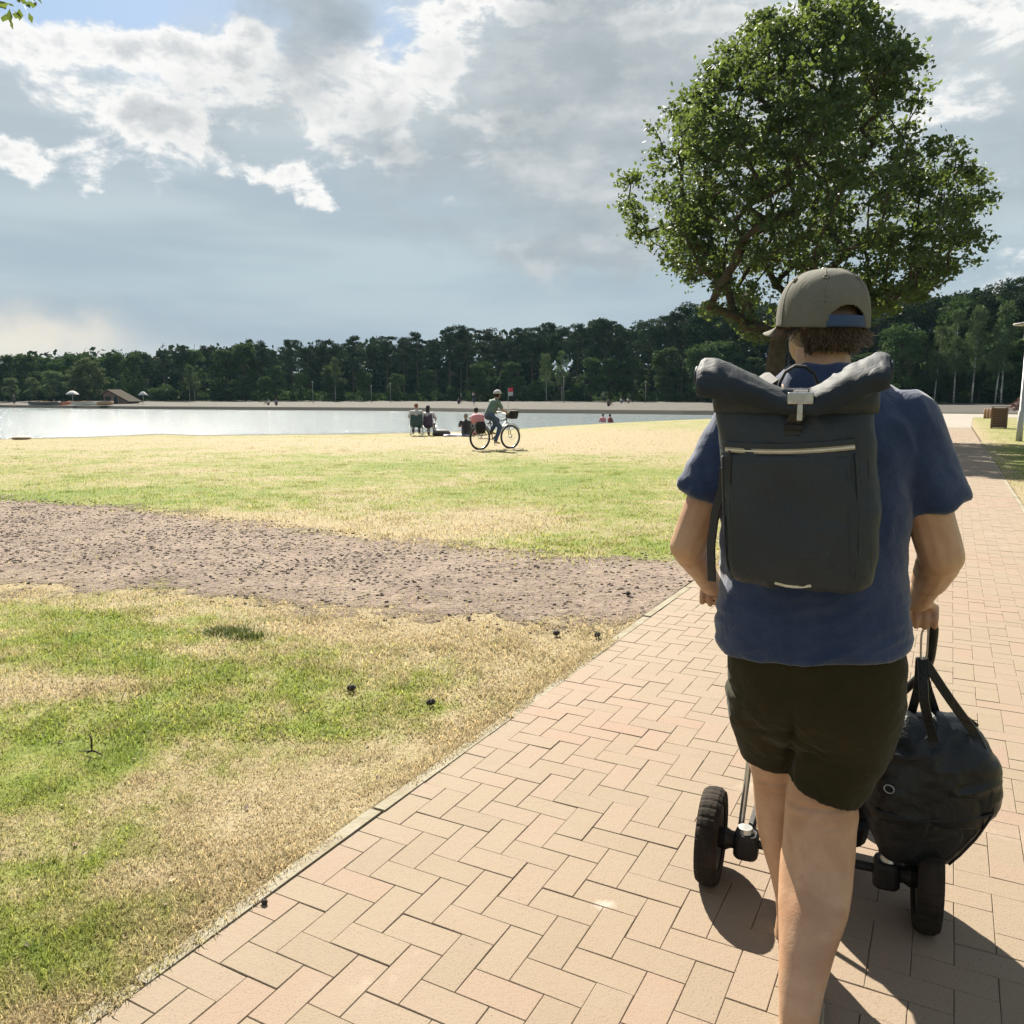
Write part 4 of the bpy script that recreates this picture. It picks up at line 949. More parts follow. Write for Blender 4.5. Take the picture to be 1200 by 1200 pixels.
build('strands', local(sm), m_hair, hair, True, fix=False)

# ------------------------------------------------------------------ backpack
m_pack, t, b, out = newmat('waxed_canvas'); vec = t.new('ShaderNodeTexCoord').outputs['Object']
c = t.mix(t.mr(t.noise(vec, 6, 5, .6, .5), .3, .7), (.0105, .0158, .0225), (.0155, .0222, .0305)); f = t.noise(vec, 650, 2, .6)
c = t.mix(t.m('MULTIPLY', t.mr(t.noise(t.vm('MULTIPLY', vec, (1., 1., 1.6)), 11, 6, .7, 1.5), .60, .70), .25), c, (.045, .047, .046))
t.link(t.mix(t.mr(f, .45, .7), c, t.mix(1., c, (1.5, 1.5, 1.5), 'MULTIPLY')), b.inputs['Base Color']); b.inputs['Roughness'].default_value = .55; b.inputs['Specular IOR Level'].default_value = .35
bp = t.new('ShaderNodeBump'); bp.inputs['Strength'].default_value = .4; bp.inputs['Distance'].default_value = .01; t.link(t.m('ADD', t.noise(vec, 16, 4, .6, .8), t.m('MULTIPLY', f, .05)), bp.inputs['Height']); t.link(bp.outputs[0], b.inputs['Normal'])
m_zip = pm('tan_zip_tape', (.36, .31, .23), (.28, .24, .18), 60, .7, .3, 500); m_tab = pm('reflective_tab', (.55, .52, .42), None, 60, .4)
m_clip = pm('metal_clip', (.42, .42, .41), None, 60, .3, metal=.9)
PKA = HD-R(2); PR = np.array([math.cos(PKA), -math.sin(PKA), 0]); PF = np.array([math.sin(PKA), math.cos(PKA), 0])
pk = thing('backpack', W(930, 690, 2.2), 'dark grey-green roll-top backpack worn on the back of the man', 'backpack'); PO = W(930, 690, 2.2)
PT = [(460, 848, 1010, .036), (474, 840, 1012, .056), (500, 843, 1014, .072), (540, 847, 1017, .080), (600, 851, 1021, .082), (640, 853, 1021, .082), (660, 855, 1018, .079), (676, 859, 1011, .068), (683, 866, 1003, .054), (686, 884, 988, .03)]
def pkc(y):
    ys = [p[0] for p in PT]; xl, xr, hd = (np.interp(y, ys, [p[k] for p in PT]) for k in (1, 2, 3)); k = kd(0, y, 2.19)
    return W((xl+xr)/2, y, 2.19), (xr-xl)/(2*FPX)*k, hd
def pfront(px, y, proud=0.):
    c, hw, hd = pkc(y); xl = np.interp(y, [p[0] for p in PT], [p[1] for p in PT]); xr = np.interp(y, [p[0] for p in PT], [p[2] for p in PT])
    u = (px-(xl+xr)/2)/((xr-xl)/2); u = max(-.999, min(.999, u)); return c+PR*u*hw-PF*(hd*(1-abs(u)**4)**(1/4)+proud)
pm_ = MB().rings([sring(*pkc(y), 4., 56, PR, PF) for y in np.concatenate([np.linspace(460, 672, 26), [677, 681, 684, 686]])])
local(pm_, PO); me = remesh(pm_, .0065, 5); v = getv(me); n_ = getn(me); u_ = v @ PR
d = .009*ridge(np.stack([u_*6, v[:, 1]*5, v[:, 2]*8+u_*8], 1), 61)+.009*(fbm(v*7, 3, 66)-.5)+.008*np.exp(-((v[:, 2]-.35)/.05)**2)*(fbm(v*np.array([9, 9, 20]), 2, 15)-.5)
setv(me, v+n_*(d-.002)[:, None]); link('pack_body', me, m_pack, pk, True)
fp = []
for y in np.concatenate([[529, 531, 535], np.linspace(545, 664, 14), [674, 680, 683]]):
    row = []
    q = .0055 if 533 < y < 678 else (.003 if y in (531, 680) else -.004)
    xs = np.linspace(852, np.interp(y, [529, 620, 689], [998, 1000, 990]), 30)
    for i, x in enumerate(xs):
        e_ = min(1, min(i, 29-i)/2.); row.append(pfront(x, y, (q+.004)*e_-.004+.0025*math.sin((x+y)*.045)*e_*(q > .004)+.002*math.sin((x*.6-y*1.0)*.06)*e_))
    fp.append(row)
v = np.array(fp); nr_, nc_ = v.shape[:2]; me = local(MB().add(v.reshape(-1, 3), [(i*nc_+j, i*nc_+j+1, (i+1)*nc_+j+1, (i+1)*nc_+j) for i in range(nr_-1) for j in range(nc_-1)]), PO).mesh('front_pocket')
recalc(me); o = link('front_pocket', me, m_pack, pk, True)
m_seam = pm('seam_tape', (.012, .0175, .024), None, 80, .6, .3, 300)
pe = [pfront(x, y, 0.0055) for x, y in [(853, 534), (853, 560), (854, 600), (855, 640), (857, 664), (863, 677)]]; pe = [np.array([np.interp(q, range(6), [p[k] for p in pe]) for k in range(3)]) for q in np.linspace(0, 5, 22)]
build('piping', local(MB().tube(pe, .0028, 6), PO), m_seam, pk, True)
pe = [pfront(x, y, 0.0055) for x, y in [(996, 527), (998, 560), (1000, 600), (1000, 640), (997, 664), (990, 677)]]; pe = [np.array([np.interp(q, range(6), [p[k] for p in pe]) for k in range(3)]) for q in np.linspace(0, 5, 22)]
build('piping', local(MB().tube(pe, .0028, 6), PO), m_seam, pk, True)
for px_, y0_, y1_ in ((1008, 490, 660),):
    build('seam', local(MB().tube([pfront(px_+(y-490)*.03, y, .002) for y in np.linspace(y0_, y1_, 24)], .0022, 6), PO), m_seam, pk, True)
stm = MB()
for k in range(42):
    for xs_ in (860, 988):
        y = 540+k*3.0; stm.tube([pfront(xs_+(y-540)*.02, y, .0088), pfront(xs_+(y+1.7-540)*.02, y+1.7, .0088)], .0007, 4)
build('stitching', local(stm, PO), m_seam, pk, kind='stuff')
def ribbon(pts, nrm, wd, th, mat_, name, parent, org, n=None):
    pts = np.asarray(pts, float); T = np.gradient(pts, axis=0); T /= np.linalg.norm(T, axis=1)[:, None]
    nr = np.broadcast_to(np.asarray(nrm, float), pts.shape); Bn = np.cross(T, nr); Bn /= np.linalg.norm(Bn, axis=1)[:, None]; nn = np.cross(Bn, T)
    wd = np.broadcast_to(np.asarray(wd, float), (len(pts),))
    RR = [np.array([p+b_*w_/2*sx+n_*th/2*sz for sx, sz in ((-1, -1), (-.9, 1), (.9, 1), (1, -1))]) for p, b_, n_, w_ in zip(pts, Bn, nn, wd)]
    return build(name, local(MB().rings(RR), org), mat_, parent)
zp = [pfront(x, y+.0, .0035) for x, y in zip(np.linspace(856, 995, 26), 526-6*np.linspace(0, 1, 26)+3.5*np.sin(np.linspace(0, np.pi, 26)))]
z_ = ribbon(zp, -PF, .011, .004, m_zip, 'zip', pk, PO)
ribbon([p-PF*.0026 for p in zp], -PF, .0035, .002, m_steel, 'zip_teeth', z_, PO)
fl_ = [p+UP*.011-PF*.001 for p in zp]; ribbon(fl_, -PF, .012, .005, m_pack, 'zip_flap', pk, PO)
ribbon([pfront(861, y, .008+.002*math.sin(y)) for y in (527, 535, 545, 556, 566)], -PF, [.004, .006, .006, .006, .004], .003, m_web, 'zip_pull', z_, PO)
ribbon([pfront(x, y, .004) for x, y in ((911, 677), (923, 680), (931, 680.5), (939, 680), (950, 677))], -PF, .006, .004, m_tab, 'reflective_tab', pk, PO)
# rolled top
m_packr = m_pack.copy(); m_packr.name = 'waxed_canvas_roll'
for n_q in m_packr.node_tree.nodes:
    if n_q.type == 'BSDF_PRINCIPLED': n_q.inputs['Specular IOR Level'].default_value = .22; n_q.inputs['Roughness'].default_value = .7; n_q.inputs['Sheen Weight'].default_value = .03
RC = [(819, 443, .031), (824, 443, .035), (840, 444, .036), (862, 449, .034), (885, 457, .031), (908, 468, .027), (930, 475, .022), (950, 472, .025), (970, 463, .031), (992, 452, .034), (1010, 443, .036), (1025, 437, .036), (1037, 435, .034), (1042, 436, .031)]
rx_ = np.linspace(0, len(RC)-1, 70); cx_, cy_, cr_ = (np.interp(rx_, range(len(RC)), [q[k] for q in RC]) for k in range(3))
XM = W(930, 470, 2.105)[0]; cen = []
for x, y in zip(cx_, cy_):
    p = W(x, y, 2.105); Y = 2.105-math.tan(PKA)/SC*(p[0]-XM); cen.append(W(x, y, Y))
cen = np.array(cen); TCs, TSn = math.cos(R(33)), math.sin(R(33)); RR = []; aa = np.linspace(0, 2*np.pi, 44, endpoint=False)
for i, (p, r0) in enumerate(zip(cen, cr_)):
    s_ = i/69*2-1
    spi = 1+.0*aa; row = []
    for a in aa:
        rr_ = r0*(1+.07*math.sin(2*a+i*.13)+.05*math.sin(3*a-i*.21)); ca_, sa_ = math.cos(a), math.sin(a); x_, z_ = math.copysign(abs(ca_)**.72, ca_)*rr_*.93, math.copysign(abs(sa_)**.72, sa_)*rr_
        row.append(p+(PF*TCs+UP*TSn)*x_*1.45+(UP*TCs-PF*TSn)*z_*.76)
    RR.append(np.array(row))
me = local(MB().rings(RR), PO).mesh('rolled_top'); recalc(me); v = getv(me); smooth(me); n_ = getn(me); u_ = v @ PR
d = .006*ridge(np.stack([u_*10, v[:, 1]*10, v[:, 2]*26+u_*12], 1), 71)+.005*(fbm(v*22, 2, 6)-.5); setv(me, v+n_*(d-.003)[:, None]); link('rolled_top', me, m_packr, pk, True)
# throat of the bag between roll and body
th = MB().rings([sring(W(930, y, Y), hw, hd, 2.6, 36, PR, PF) for y, Y, hw, hd in ((484, 2.17, .164, .062), (472, 2.16, .166, .055), (462, 2.15, .165, .045), (455, 2.14, .160, .030))])
build('roll_throat', local(th, PO), m_pack, pk, True)
for s_, (x, y) in ((-1, (819.5, 443)), (1, (1041.5, 436))):      # spiral ends of the roll
    i = 0 if s_ < 0 else 69; p = cen[i]; r0 = cr_[i]
    sp = [p+PR*s_*.004+PF*math.cos(a)*r0*(.85-.1*a)*.95+UP*math.sin(a)*r0*(.85-.1*a) for a in np.linspace(0, 6.5, 26)]
    build('roll_edge', local(MB().tube(sp, .0035, 6), PO), m_pack, pk, True)
cb = cen[34]
fr = cb-PF*(cr_[34]+.004)
def obox(c, d, ax=(PR, PF, UP), bev=.0): 
    M = np.stack(ax, 1); return MB().box((0, 0, 0), d, M) if False else MB().add((np.array([[sx*d[0]/2, sy*d[1]/2, sz*d[2]/2] for sz in (-1, 1) for sy in (-1, 1) for sx in (-1, 1)]) @ M.T)+np.asarray(c), [(0, 2, 3, 1), (4, 5, 7, 6), (0, 1, 5, 4), (2, 6, 7, 3), (0, 4, 6, 2), (1, 3, 7, 5)])
def bevel(o, w_=.003, n=2): q = o.modifiers.new('b', 'BEVEL'); q.width = w_; q.segments = n; return o
p_ = [cb+PF*math.cos(a)*(cr_[34]+.005)+UP*math.sin(a)*(cr_[34]+.005) for a in np.linspace(.3, 3.6, 14)]
ribbon(p_+[pfront(930, 495, .006), pfront(930, 508, .006)], [UP*math.sin(a)+PF*math.cos(a) for a in np.linspace(.3, 3.6, 14)]+[-PF, -PF], .030, .003, m_web, 'closure_strap', pk, PO)
bk = bevel(build('buckle', local(obox(fr+UP*.012, (.050, .012, .024)), PO), m_clip, pk)); 
bevel(build('buckle_tongue', local(obox(fr-UP*.016-PF*.002, (.012, .008, .034)), PO), m_clip, bk))
bevel(build('strap_slider', local(obox(pfront(931, 499, .008), (.036, .008, .012)), PO), m_dark, pk), .002)
hl = [W(x, y, 2.21) for x, y in ((913, 458), (914, 448), (920, 436), (932, 429), (944, 430), (954, 438), (959, 450), (960, 460))]
build('carry_loop', local(MB().tube(hl, .0065, 8, flat=.6), PO), m_web, pk, True)
dl = [W(x, y, Y) for x, y, Y in ((848, 548, 2.24), (846, 575, 2.26), (838, 600, 2.27), (833, 640, 2.27), (834, 681, 2.26))]
dl = [W(np.interp(q, range(5), [848, 846, 838, 833, 834]), np.interp(q, range(5), [548, 575, 600, 640, 681]), 2.26) for q in np.linspace(0, 4, 17)]
ribbon(dl, -PF*.9-PR*.45, .021, .004, m_web, 'hanging_strap', pk, PO)
for s_ in (-1, 1):
    sp = [cen[34]*0+W(950+s_*48, 452, 2.30)+UP*(-.005), W(955+s_*62, 440, 2.40)-UP*.012, W(957+s_*70, 446, 2.50), W(957+s_*78, 470, 2.575), W(957+s_*84, 540, 2.60), W(957+s_*88, 600, 2.56), W(955+s_*78, 640, 2.42), W(943+s_*60, 652, 2.27)]
    sp = [np.array([np.interp(q, range(8), [p[k] for p in sp]) for k in range(3)]) for q in np.linspace(0, 7, 29)]
    ctr = W(957, 540, 2.45); ribbon(sp, [p-ctr for p in sp], .055, .010, m_web, 'shoulder_strap', pk, PO)

# ------------------------------------------------------------------ pushchair
MC = (WL+WR)/2
m_fab = cloth('black_fabric', (.010, .010, .011), (.016, .016, .017), 400, .8, .4)
pc = thing('pushchair', (MC[0], MC[1], 0), 'black three-wheel style pushchair with silver struts pushed by the man', 'pushchair'); pc['label'] = 'black pushchair with rubber tyres and a silver strut pushed by the man'
CO = np.array([MC[0], MC[1], 0])
def wheel(c, r, wd):
    A = np.linspace(0, 2*np.pi, 120, endpoint=False); prof = [(-.42, .70), (-.50, .80), (-.48, .93), (-.30, .985), (0, 1.), (.30, .985), (.48, .93), (.50, .80), (.42, .70)]
    RR = []
    for i, a in enumerate(A):
        k = .985 if i % 4 in (0,) else 1.; RR.append(np.array([c+SX*x*wd+(SF*math.cos(a)+UP*math.sin(a))*r*(q*(k if q > .9 else 1)) for x, q in prof]))
    RR.append(RR[0]); w_ = thing_part('wheel', MB().rings([np.array(RR)[:, j] for j in range(len(prof))][::1], cap=False) if False else ringwrap(RR[:-1]), m_rub)
    dp = [(-.36, .72), (-.34, .64), (-.10, .52), (-.08, .2), (-.3, .16), (-.3, .02), (.3, .02), (.3, .16), (.08, .2), (.10, .52), (.34, .64), (.36, .72)]
    A2 = np.linspace(0, 2*np.pi, 48, endpoint=False); R2 = [np.array([c+SX*x*wd+(SF*math.cos(a)+UP*math.sin(a))*r*q for x, q in dp]) for a in A2]
    build('rim', local(ringwrap(R2), CO), m_dark, w_, True)
def ringwrap(RR):
    n, m = len(RR), len(RR[0]); return MB().add(np.concatenate(RR), [(i*m+j, i*m+(j+1) % m, ((i+1) % n)*m+(j+1) % m, ((i+1) % n)*m+j) for i in range(n) for j in range(m)])
def thing_part(name, mb, m_): return build(name, local(mb, CO), m_, pc, False)
wheel(WL, .147, .066); wheel(WR, .147, .066)
F1, F2 = MC+SF*.60-SX*.12, MC+SF*.60+SX*.12; F1 = F1*[1, 1, 0]+UP*.10; F2 = F2*[1, 1, 0]+UP*.10
wheel(F1, .10, .045); wheel(F2, .10, .045)
thing_part('axle', MB().tube([WL+SX*.03, WR-SX*.03], .013, 12), m_dark)
for c, s_ in ((WL, 1), (WR, -1)):
    hb_ = c+SX*s_*.052; bevel(thing_part('hub', MB().tube([c+SX*s_*.02, c+SX*s_*.045, c+SX*s_*.06, c+SX*s_*.078], [.030, .034, .026, .026], 16), m_dark), .002)
    bevel(thing_part('axle_block', MB().rings([sring(c+SX*s_*.105+UP*z, .037*k_, .040*k_, 4, 20, SX, SF) for z, k_ in ((-.045, .8), (-.035, 1), (.02, 1), (.034, .86))]), m_dark), .002)
    thing_part('block_cap', MB().tube([c+SX*s_*.10+UP*.033, c+SX*s_*.10+UP*.048], [.026, .022], 14), m_steel)
thing_part('strut', MB().tube([W(868.5, 966, 3.03), W(878, 892, 3.07), W(893, 830, 3.12), W(905, 790, 3.16)], .0095, 12), m_steel)
b2 = WR-SX*.105+UP*.04
thing_part('strut', MB().tube([b2, b2+SF*.03+UP*.17-SX*.01, b2+SF*.10+UP*.40-SX*.03], .0095, 12), m_steel)
HBL, HBR = W(905, 790, 3.16), b2+SF*.10+UP*.40-SX*.03
bar = [HBL, W(880, 752, 3.02), W(858, 716, 2.90), B_L-SX*.03+UP*.004, B_L, (B_L+B_R)/2, B_R, B_R+SX*.022, B_R+SX*.034-UP*.02, W(1091, 770, 2.63), W(1086, 785, 2.70), HBR]
bar2 = np.array([[np.interp(q, range(12), [p[k] for p in bar]) for k in range(3)] for q in np.linspace(0, 11, 67)]); 
for _ in range(3): bar2[1:-1] = (bar2[:-2]+2*bar2[1:-1]+bar2[2:])/4
hbar = thing_part('push_bar', MB().tube(bar2, .011, 12), m_dark)
build('grip', local(MB().tube([B_L-SX*.06*0+SX*-.02, B_R+SX*.02], .0165, 14), CO), m_rub, hbar, True)
seat = []
for q, z, hw, hd in ((.07, .20, .11, .09), (.08, .23, .155, .13), (.09, .32, .18, .16), (.10, .45, .19, .17), (.10, .58, .19, .17), (.08, .66, .185, .13), (.05, .70, .17, .05)): seat.append(sring(MC*[1, 1, 0]+SX*.015+SF*(q+.15)+UP*z, hw, hd, 3., 32, SX, SF))
sm_ = local(MB().rings(seat), CO); me = remesh(sm_, .012, 4); v = getv(me); n_ = getn(me); setv(me, v+n_*(.012*(fbm(v*12, 3, 2)-.5))[:, None]); link('seat', me, m_fab, pc, True)
cn = [sring(MC*[1, 1, 0]+SF*(.22+.10*math.cos(a))+UP*(.66+.0)+SF*0, .19*math.cos(a*.3), .02, 2.5, 24, SX, (SF*math.cos(a)+UP*math.sin(a))) for a in np.linspace(0, 1.4, 5)]
thing_part('hood', MB().rings([sring(MC*[1, 1, 0]+SF*(.24+.02*i)+UP*(.68+.03*i), .185-.012*i, .15-.03*i, 2.6, 28, SX, SF) for i in range(4)]), m_fab)
for s_, Fc in ((-1, F1), (1, F2)):
    thing_part('frame_tube', MB().tube([MC*[1, 1, 0]+SX*s_*.19+SF*.02+UP*.16, MC*[1, 1, 0]+SX*s_*.17+SF*.30+UP*.22, Fc-SX*s_*.045+UP*.12, Fc-SX*s_*.045], .012, 10), m_dark)
bkt = thing_part('basket', MB().rings([sring(MC*[1, 1, 0]+SF*.26+UP*z, hw, hd, 4, 24, SX, SF) for z, hw, hd in ((.135, .12, .16), (.15, .15, .19), (.21, .16, .20))]), m_fab)

# ------------------------------------------------------------------ leather bag hanging on the push bar
m_leath, t, b, out = newmat('dark_leather'); vec = t.new('ShaderNodeTexCoord').outputs['Object']
t.link(t.mix(t.mr(t.noise(vec, 7, 5, .6), .35, .7), (.0025, .0038, .0052), (.006, .008, .010)), b.inputs['Base Color'])
t.link(t.mr(t.noise(vec, 22, 4, .6), .3, .7, .30, .52), b.inputs['Roughness']); b.inputs['Specular IOR Level'].default_value = .34
bp = t.new('ShaderNodeBump'); bp.inputs['Strength'].default_value = .5; bp.inputs['Distance'].default_value = .012
t.link(t.m('ADD', t.noise(vec, 16, 5, .6, 1.2), t.m('MULTIPLY', t.noise(vec, 260, 3, .6), .12)), bp.inputs['Height']); t.link(bp.outputs[0], b.inputs['Normal'])
BA = HD-R(13); BR_ = np.array([math.cos(BA), -math.sin(BA), 0]); BF_ = np.array([math.sin(BA), math.cos(BA), 0]); YB = 2.70
BGO = W(1080, 1000, YB); bg_ = thing('leather_bag', BGO, 'dark blue-black leather holdall hanging by its straps from the push bar', 'bag')
BT_ = [(1001, 1038, 1100, .055), (996, 1030, 1107, .078), (978, 1022, 1122, .095), (955, 1014, 1142, .104), (936, 1008, 1157, .106), (926, 1008, 1161, .106), (902, 1010, 1160, .104), (884, 1018, 1159, .098), (874, 1026, 1155, .092), (864, 1036, 1145, .078), (853, 1046, 1139, .052), (845, 1056, 1134, .032), (840, 1066, 1126, .016)]
def bgc(y, k): return float(np.interp(y, [p[0] for p in BT_[::-1]], [p[k] for p in BT_[::-1]]))
def bfront(px, y, pr=0.):
    xl, xr, hd = bgc(y, 1), bgc(y, 2), bgc(y, 3); u = max(-.99, min(.99, (px-(xl+xr)/2)/((xr-xl)/2))); hw = (xr-xl)/(2*FPX)*kd(0, y, YB)
    return W((xl+xr)/2, y, YB)+BR_*u*hw-BF_*(hd*(1-abs(u)**3.8)**(1/3.8)+pr)
bm_ = MB().rings([pring(y, bgc(y, 1), bgc(y, 2), YB, bgc(y, 3), 3.8, rx=BR_, fx=BF_) for y in np.concatenate([np.linspace(840, 996, 34), [1001]])])
local(bm_, BGO); me = remesh(bm_, .005, 2); v = getv(me); n_ = getn(me); u_ = v @ BR_
d = .020*ridge(np.stack([u_*5+v[:, 2]*6, v[:, 1]*4, v[:, 2]*9-u_*5], 1), 83)*np.clip((v[:, 2]-.08)/.15, .15, 1)+.010*(fbm(v*9, 3, 82)-.5)
setv(me, v+n_*(d-.004)[:, None]); link('bag_body', me, m_leath, bg_, True)
for pts_ in ([(1134, 858), (1142, 880), (1144, 905), (1142, 928), (1124, 958), (1098, 992)], [(1018, 935), (1060, 941), (1110, 936), (1142, 928)]):
    q_ = np.linspace(0, len(pts_)-1, 26); build('piping', local(MB().tube([bfront(np.interp(q, range(len(pts_)), [p[0] for p in pts_]), np.interp(q, range(len(pts_)), [p[1] for p in pts_]), .004) for q in q_], .0035, 6), BGO), m_leath, bg_, True)
HK = W(1081, 773, 2.625)
def dense(pts, n=24): pts = np.array(pts); q_ = np.linspace(0, len(pts)-1, n); o_ = np.stack([np.interp(q_, range(len(pts)), pts[:, k]) for k in range(3)], 1); o_[1:-1] = (o_[:-2]+2*o_[1:-1]+o_[2:])/4; return o_
ribbon(dense([HK+BR_*.004, W(1100, 800, 2.60), W(1117, 825, 2.59), bfront(1133, 850, .012), bfront(1138, 872, .006), bfront(1138, 900, .004), bfront(1134, 922, .004)]), -BF_-BR_*.1, .024, .005, m_leath, 'strap', bg_, BGO)
ribbon(dense([HK, W(1082, 800, 2.60), W(1083, 825, 2.585), bfront(1084, 856, .014), bfront(1082, 880, .006), bfront(1078, 905, .004)]), -BF_-BR_*.3, .024, .005, m_leath, 'strap', bg_, BGO)
ribbon(dense([HK+BF_*.02, W(1086, 805, 2.70), W(1096, 835, 2.73), W(1100, 858, 2.74)]), BF_, .024, .005, m_leath, 'strap', bg_, BGO)
ribbon(dense([HK+BF_*.02, W(1076, 805, 2.70), W(1068, 835, 2.73), W(1066, 860, 2.74)]), BF_, .024, .005, m_leath, 'strap', bg_, BGO)
ribbon(dense([W(1056, 848, YB)+UP*.006, W(1075, 841, YB)+UP*.006, W(1100, 842, YB)+UP*.004, W(1128, 840, YB)+UP*.008, W(1143, 850, YB)+UP*.004]), UP, .030, .008, m_leath, 'zip_top', bg_, BGO)
rg = [bfront(1033+5*math.cos(a), 909+4*math.sin(a), .004+.003*math.sin(a)) for a in np.linspace(0, 2*np.pi, 17)]
build('ring', local(MB().tube(rg, .0016, 6), BGO), m_clip, bg_, True)
fl = []
for i, y in enumerate((893, 900, 915, 930, 940, 944)):
    fl.append([bfront(x+(y-893)*.1, y+4*math.sin((x-1060)/25), .006 if 0 < j < 11 and i < 5 else .0) for j, x in enumerate(np.linspace(1068, 1128, 12))])
v = np.array(fl).reshape(-1, 3); me = local(MB().add(v, [(i*12+j, i*12+j+1, (i+1)*12+j+1, (i+1)*12+j) for i in range(5) for j in range(11)]), BGO).mesh('pocket_flap'); recalc(me); link('pocket_flap', me, m_leath, bg_, True)
# clip that carries the straps under the bar
hk = [B_R+SX*.012-UP*.016+SF*.0, B_R+SX*.004-UP*.04, HK+UP*.012-SX*.005, HK-UP*.006, HK+UP*.012+SX*.010, B_R+SX*.020-UP*.03, B_R+SX*.016-UP*.016]
build('hook', local(MB().tube(dense(hk, 30), .0028, 8), BGO), m_clip, bg_, True)

# ------------------------------------------------------------------ people, bicycle and small things by the lake
_mc = {}
def flat(name, c, rough=.8, **k):
    if name not in _mc: _mc[name] = pm(name, c, None, 12, rough, **k)
    return _mc[name]
SKN = flat('far_skin', (.42, .25, .16), .6)
def gz(x, y):      # lawn height near the lake
    t = x/y; r = math.hypot(x, y); q = min(1, max(0, (r-(float(Rn(t))-15))/15)); return LAKE*q*q*float(lakeness(t))
def figure(label, loc, rz, J, shirt, trous, hairc, group=None, long_hair=False, bare_legs=False, vox=.02, helmet=None, sc=1.):
    o = thing('person', loc, label, 'person', group, rz); o.scale = (sc, sc, sc)
    J = {k: np.array(v, float) for k, v in J.items()}; P, Ck, Nk, Hd = J['pelvis'], J['chest'], J['neck'], J['head']
    b_ = MB(); b_.limb(P, Ck, .12, .13); b_.limb(Ck, Nk, .10, .055); b_.limb(Nk, Hd, .05, .06); fw = J.get('face', np.array([0, 1., 0]))
    b_.ball(Hd, (.078, .092, .115)); b_.limb(Hd+fw*.08, Hd+fw*.105+np.array([0, 0, -.02]), .012, .015, 6)
    s_, p_ = MB(), MB(); s_.limb(P+[0, 0, .05], Ck, .155, .165); s_.limb(Ck, Nk-[0, 0, .03], .15, .07)
    p_.limb(P-[.03, 0, 0], P+[.03, 0, 0.02], .150, .150)
    for q in ('l', 'r'):
        sg = -1 if q == 'l' else 1; sh_ = J.get('shoulder_'+q, Ck+np.array([.19*sg, 0, .07])); el_, ha, kn, ft = J['elbow_'+q], J['hand_'+q], J['knee_'+q], J['foot_'+q]; hp_ = P+np.array([.09*sg, 0, 0])
        b_.limb(sh_, el_, .05, .042, 8); b_.limb(el_, ha, .040, .03, 8); b_.ball(ha, (.04, .045, .03), 8, 6)
        b_.limb(hp_, kn, .085, .06, 8); b_.limb(kn, ft, .058, .038, 8); b_.limb(ft, ft+fw*.16-[0, 0, .03], .04, .035, 8)
        s_.limb(sh_, sh_+(el_-sh_)*.75, .072, .064, 8); s_.limb(sh_, Ck, .075, .10, 8)
        p_.limb(hp_, kn, .105, .078, 8)
        if not bare_legs: p_.limb(kn, kn+(ft-kn)*.88, .076, .06, 8)
    link('body', remesh(b_, vox, 3), SKN, o, True); link('shirt', remesh(s_, vox, 3), shirt, o, True); link('trousers', remesh(p_, vox, 3), trous, o, True)
    h_ = MB().ball(Hd+np.array([0, 0, .025])-fw*.018, (.088, .10, .11))
    if long_hair: h_.limb(Hd-fw*.05, Nk-fw*.07-[0, 0, .22], .085, .06)
    if helmet is None: link('hair', remesh(h_, vox*.8, 2), hairc, o, True)
    else:
        hm = []
        for i in range(7):
            e_ = i/6*1.45; hm.append(Hd+np.array([0, 0, .04])+np.stack([.115*math.cos(e_)*np.cos(np.linspace(0, 2*np.pi, 20, endpoint=False)), .14*math.cos(e_)*np.sin(np.linspace(0, 2*np.pi, 20, endpoint=False)), np.full(20, .125*math.sin(e_))], 1))
        build('helmet', MB().rings(hm), helmet, o, True); build('hair', MB().ball(Hd-fw*.02+[0, 0, .0], (.085, .095, .10)), hairc, o, True)
    return o
WHT, BLK = flat('white_cotton', (.40, .39, .38)), flat('black_cotton', (.02, .02, .025)); JNS = flat('blue_denim', (.045, .07, .13)); GRN = flat('grey_green_jersey', (.10, .15, .12)); PRP = flat('plum_fabric', (.07, .045, .075)); TEAL = flat('teal_canvas', (.03, .06, .055))
HGR, HBK, HRD = flat('grey_hair', (.22, .20, .18)), flat('black_hair', (.018, .015, .014)), flat('auburn_hair', (.20, .10, .06))
RED, PNK = flat('red_cloth', (.50, .03, .04)), flat('pink_bag', (.55, .22, .25))

# bicycle seen from its right rear quarter
bl = G(580, 526.3); BYA = R(90-36)
bike = thing('bicycle', (bl[0], bl[1], 0), 'black city bicycle ridden across the dry grass in front of the water', 'bicycle', None, -BYA)    # local +Y is forward
m_frame = flat('bike_frame', (.03, .022, .022), .4); m_tyre2 = flat('bike_tyre', (.022, .02, .02), .8)
BX = .34
for y in (-.52, .55):
    A = np.linspace(0, 2*np.pi, 37)
    w_ = build('wheel', MB().tube([(0, y+BX*math.cos(a)*.96, BX+BX*.96*math.sin(a)) for a in A], .030, 8, cap=False), m_tyre2, bike, True)
    build('rim', MB().tube([(0, y+BX*math.cos(a)*.875, BX+BX*.875*math.sin(a)) for a in A], .010, 6, cap=False), m_steel, w_, True)
    sp = MB()
    for k in range(16):
        a = k*np.pi/8; sp.tube([((-1)**k*.02, y, BX), (0, y+BX*.87*math.cos(a), BX+BX*.87*math.sin(a))], .0028, 4)
    build('spokes', sp, m_steel, w_); build('hub', MB().tube([(-.05, y, BX), (.05, y, BX)], .025, 10), m_steel, w_, True)
    build('mudguard', MB().tube([(0, y+(BX+.045)*math.cos(a), BX+(BX+.045)*math.sin(a)) for a in np.linspace(.5 if y > 0 else .2, 2.9, 16)], .02, 8, flat=.4), m_frame, bike, True)
fr_ = MB()
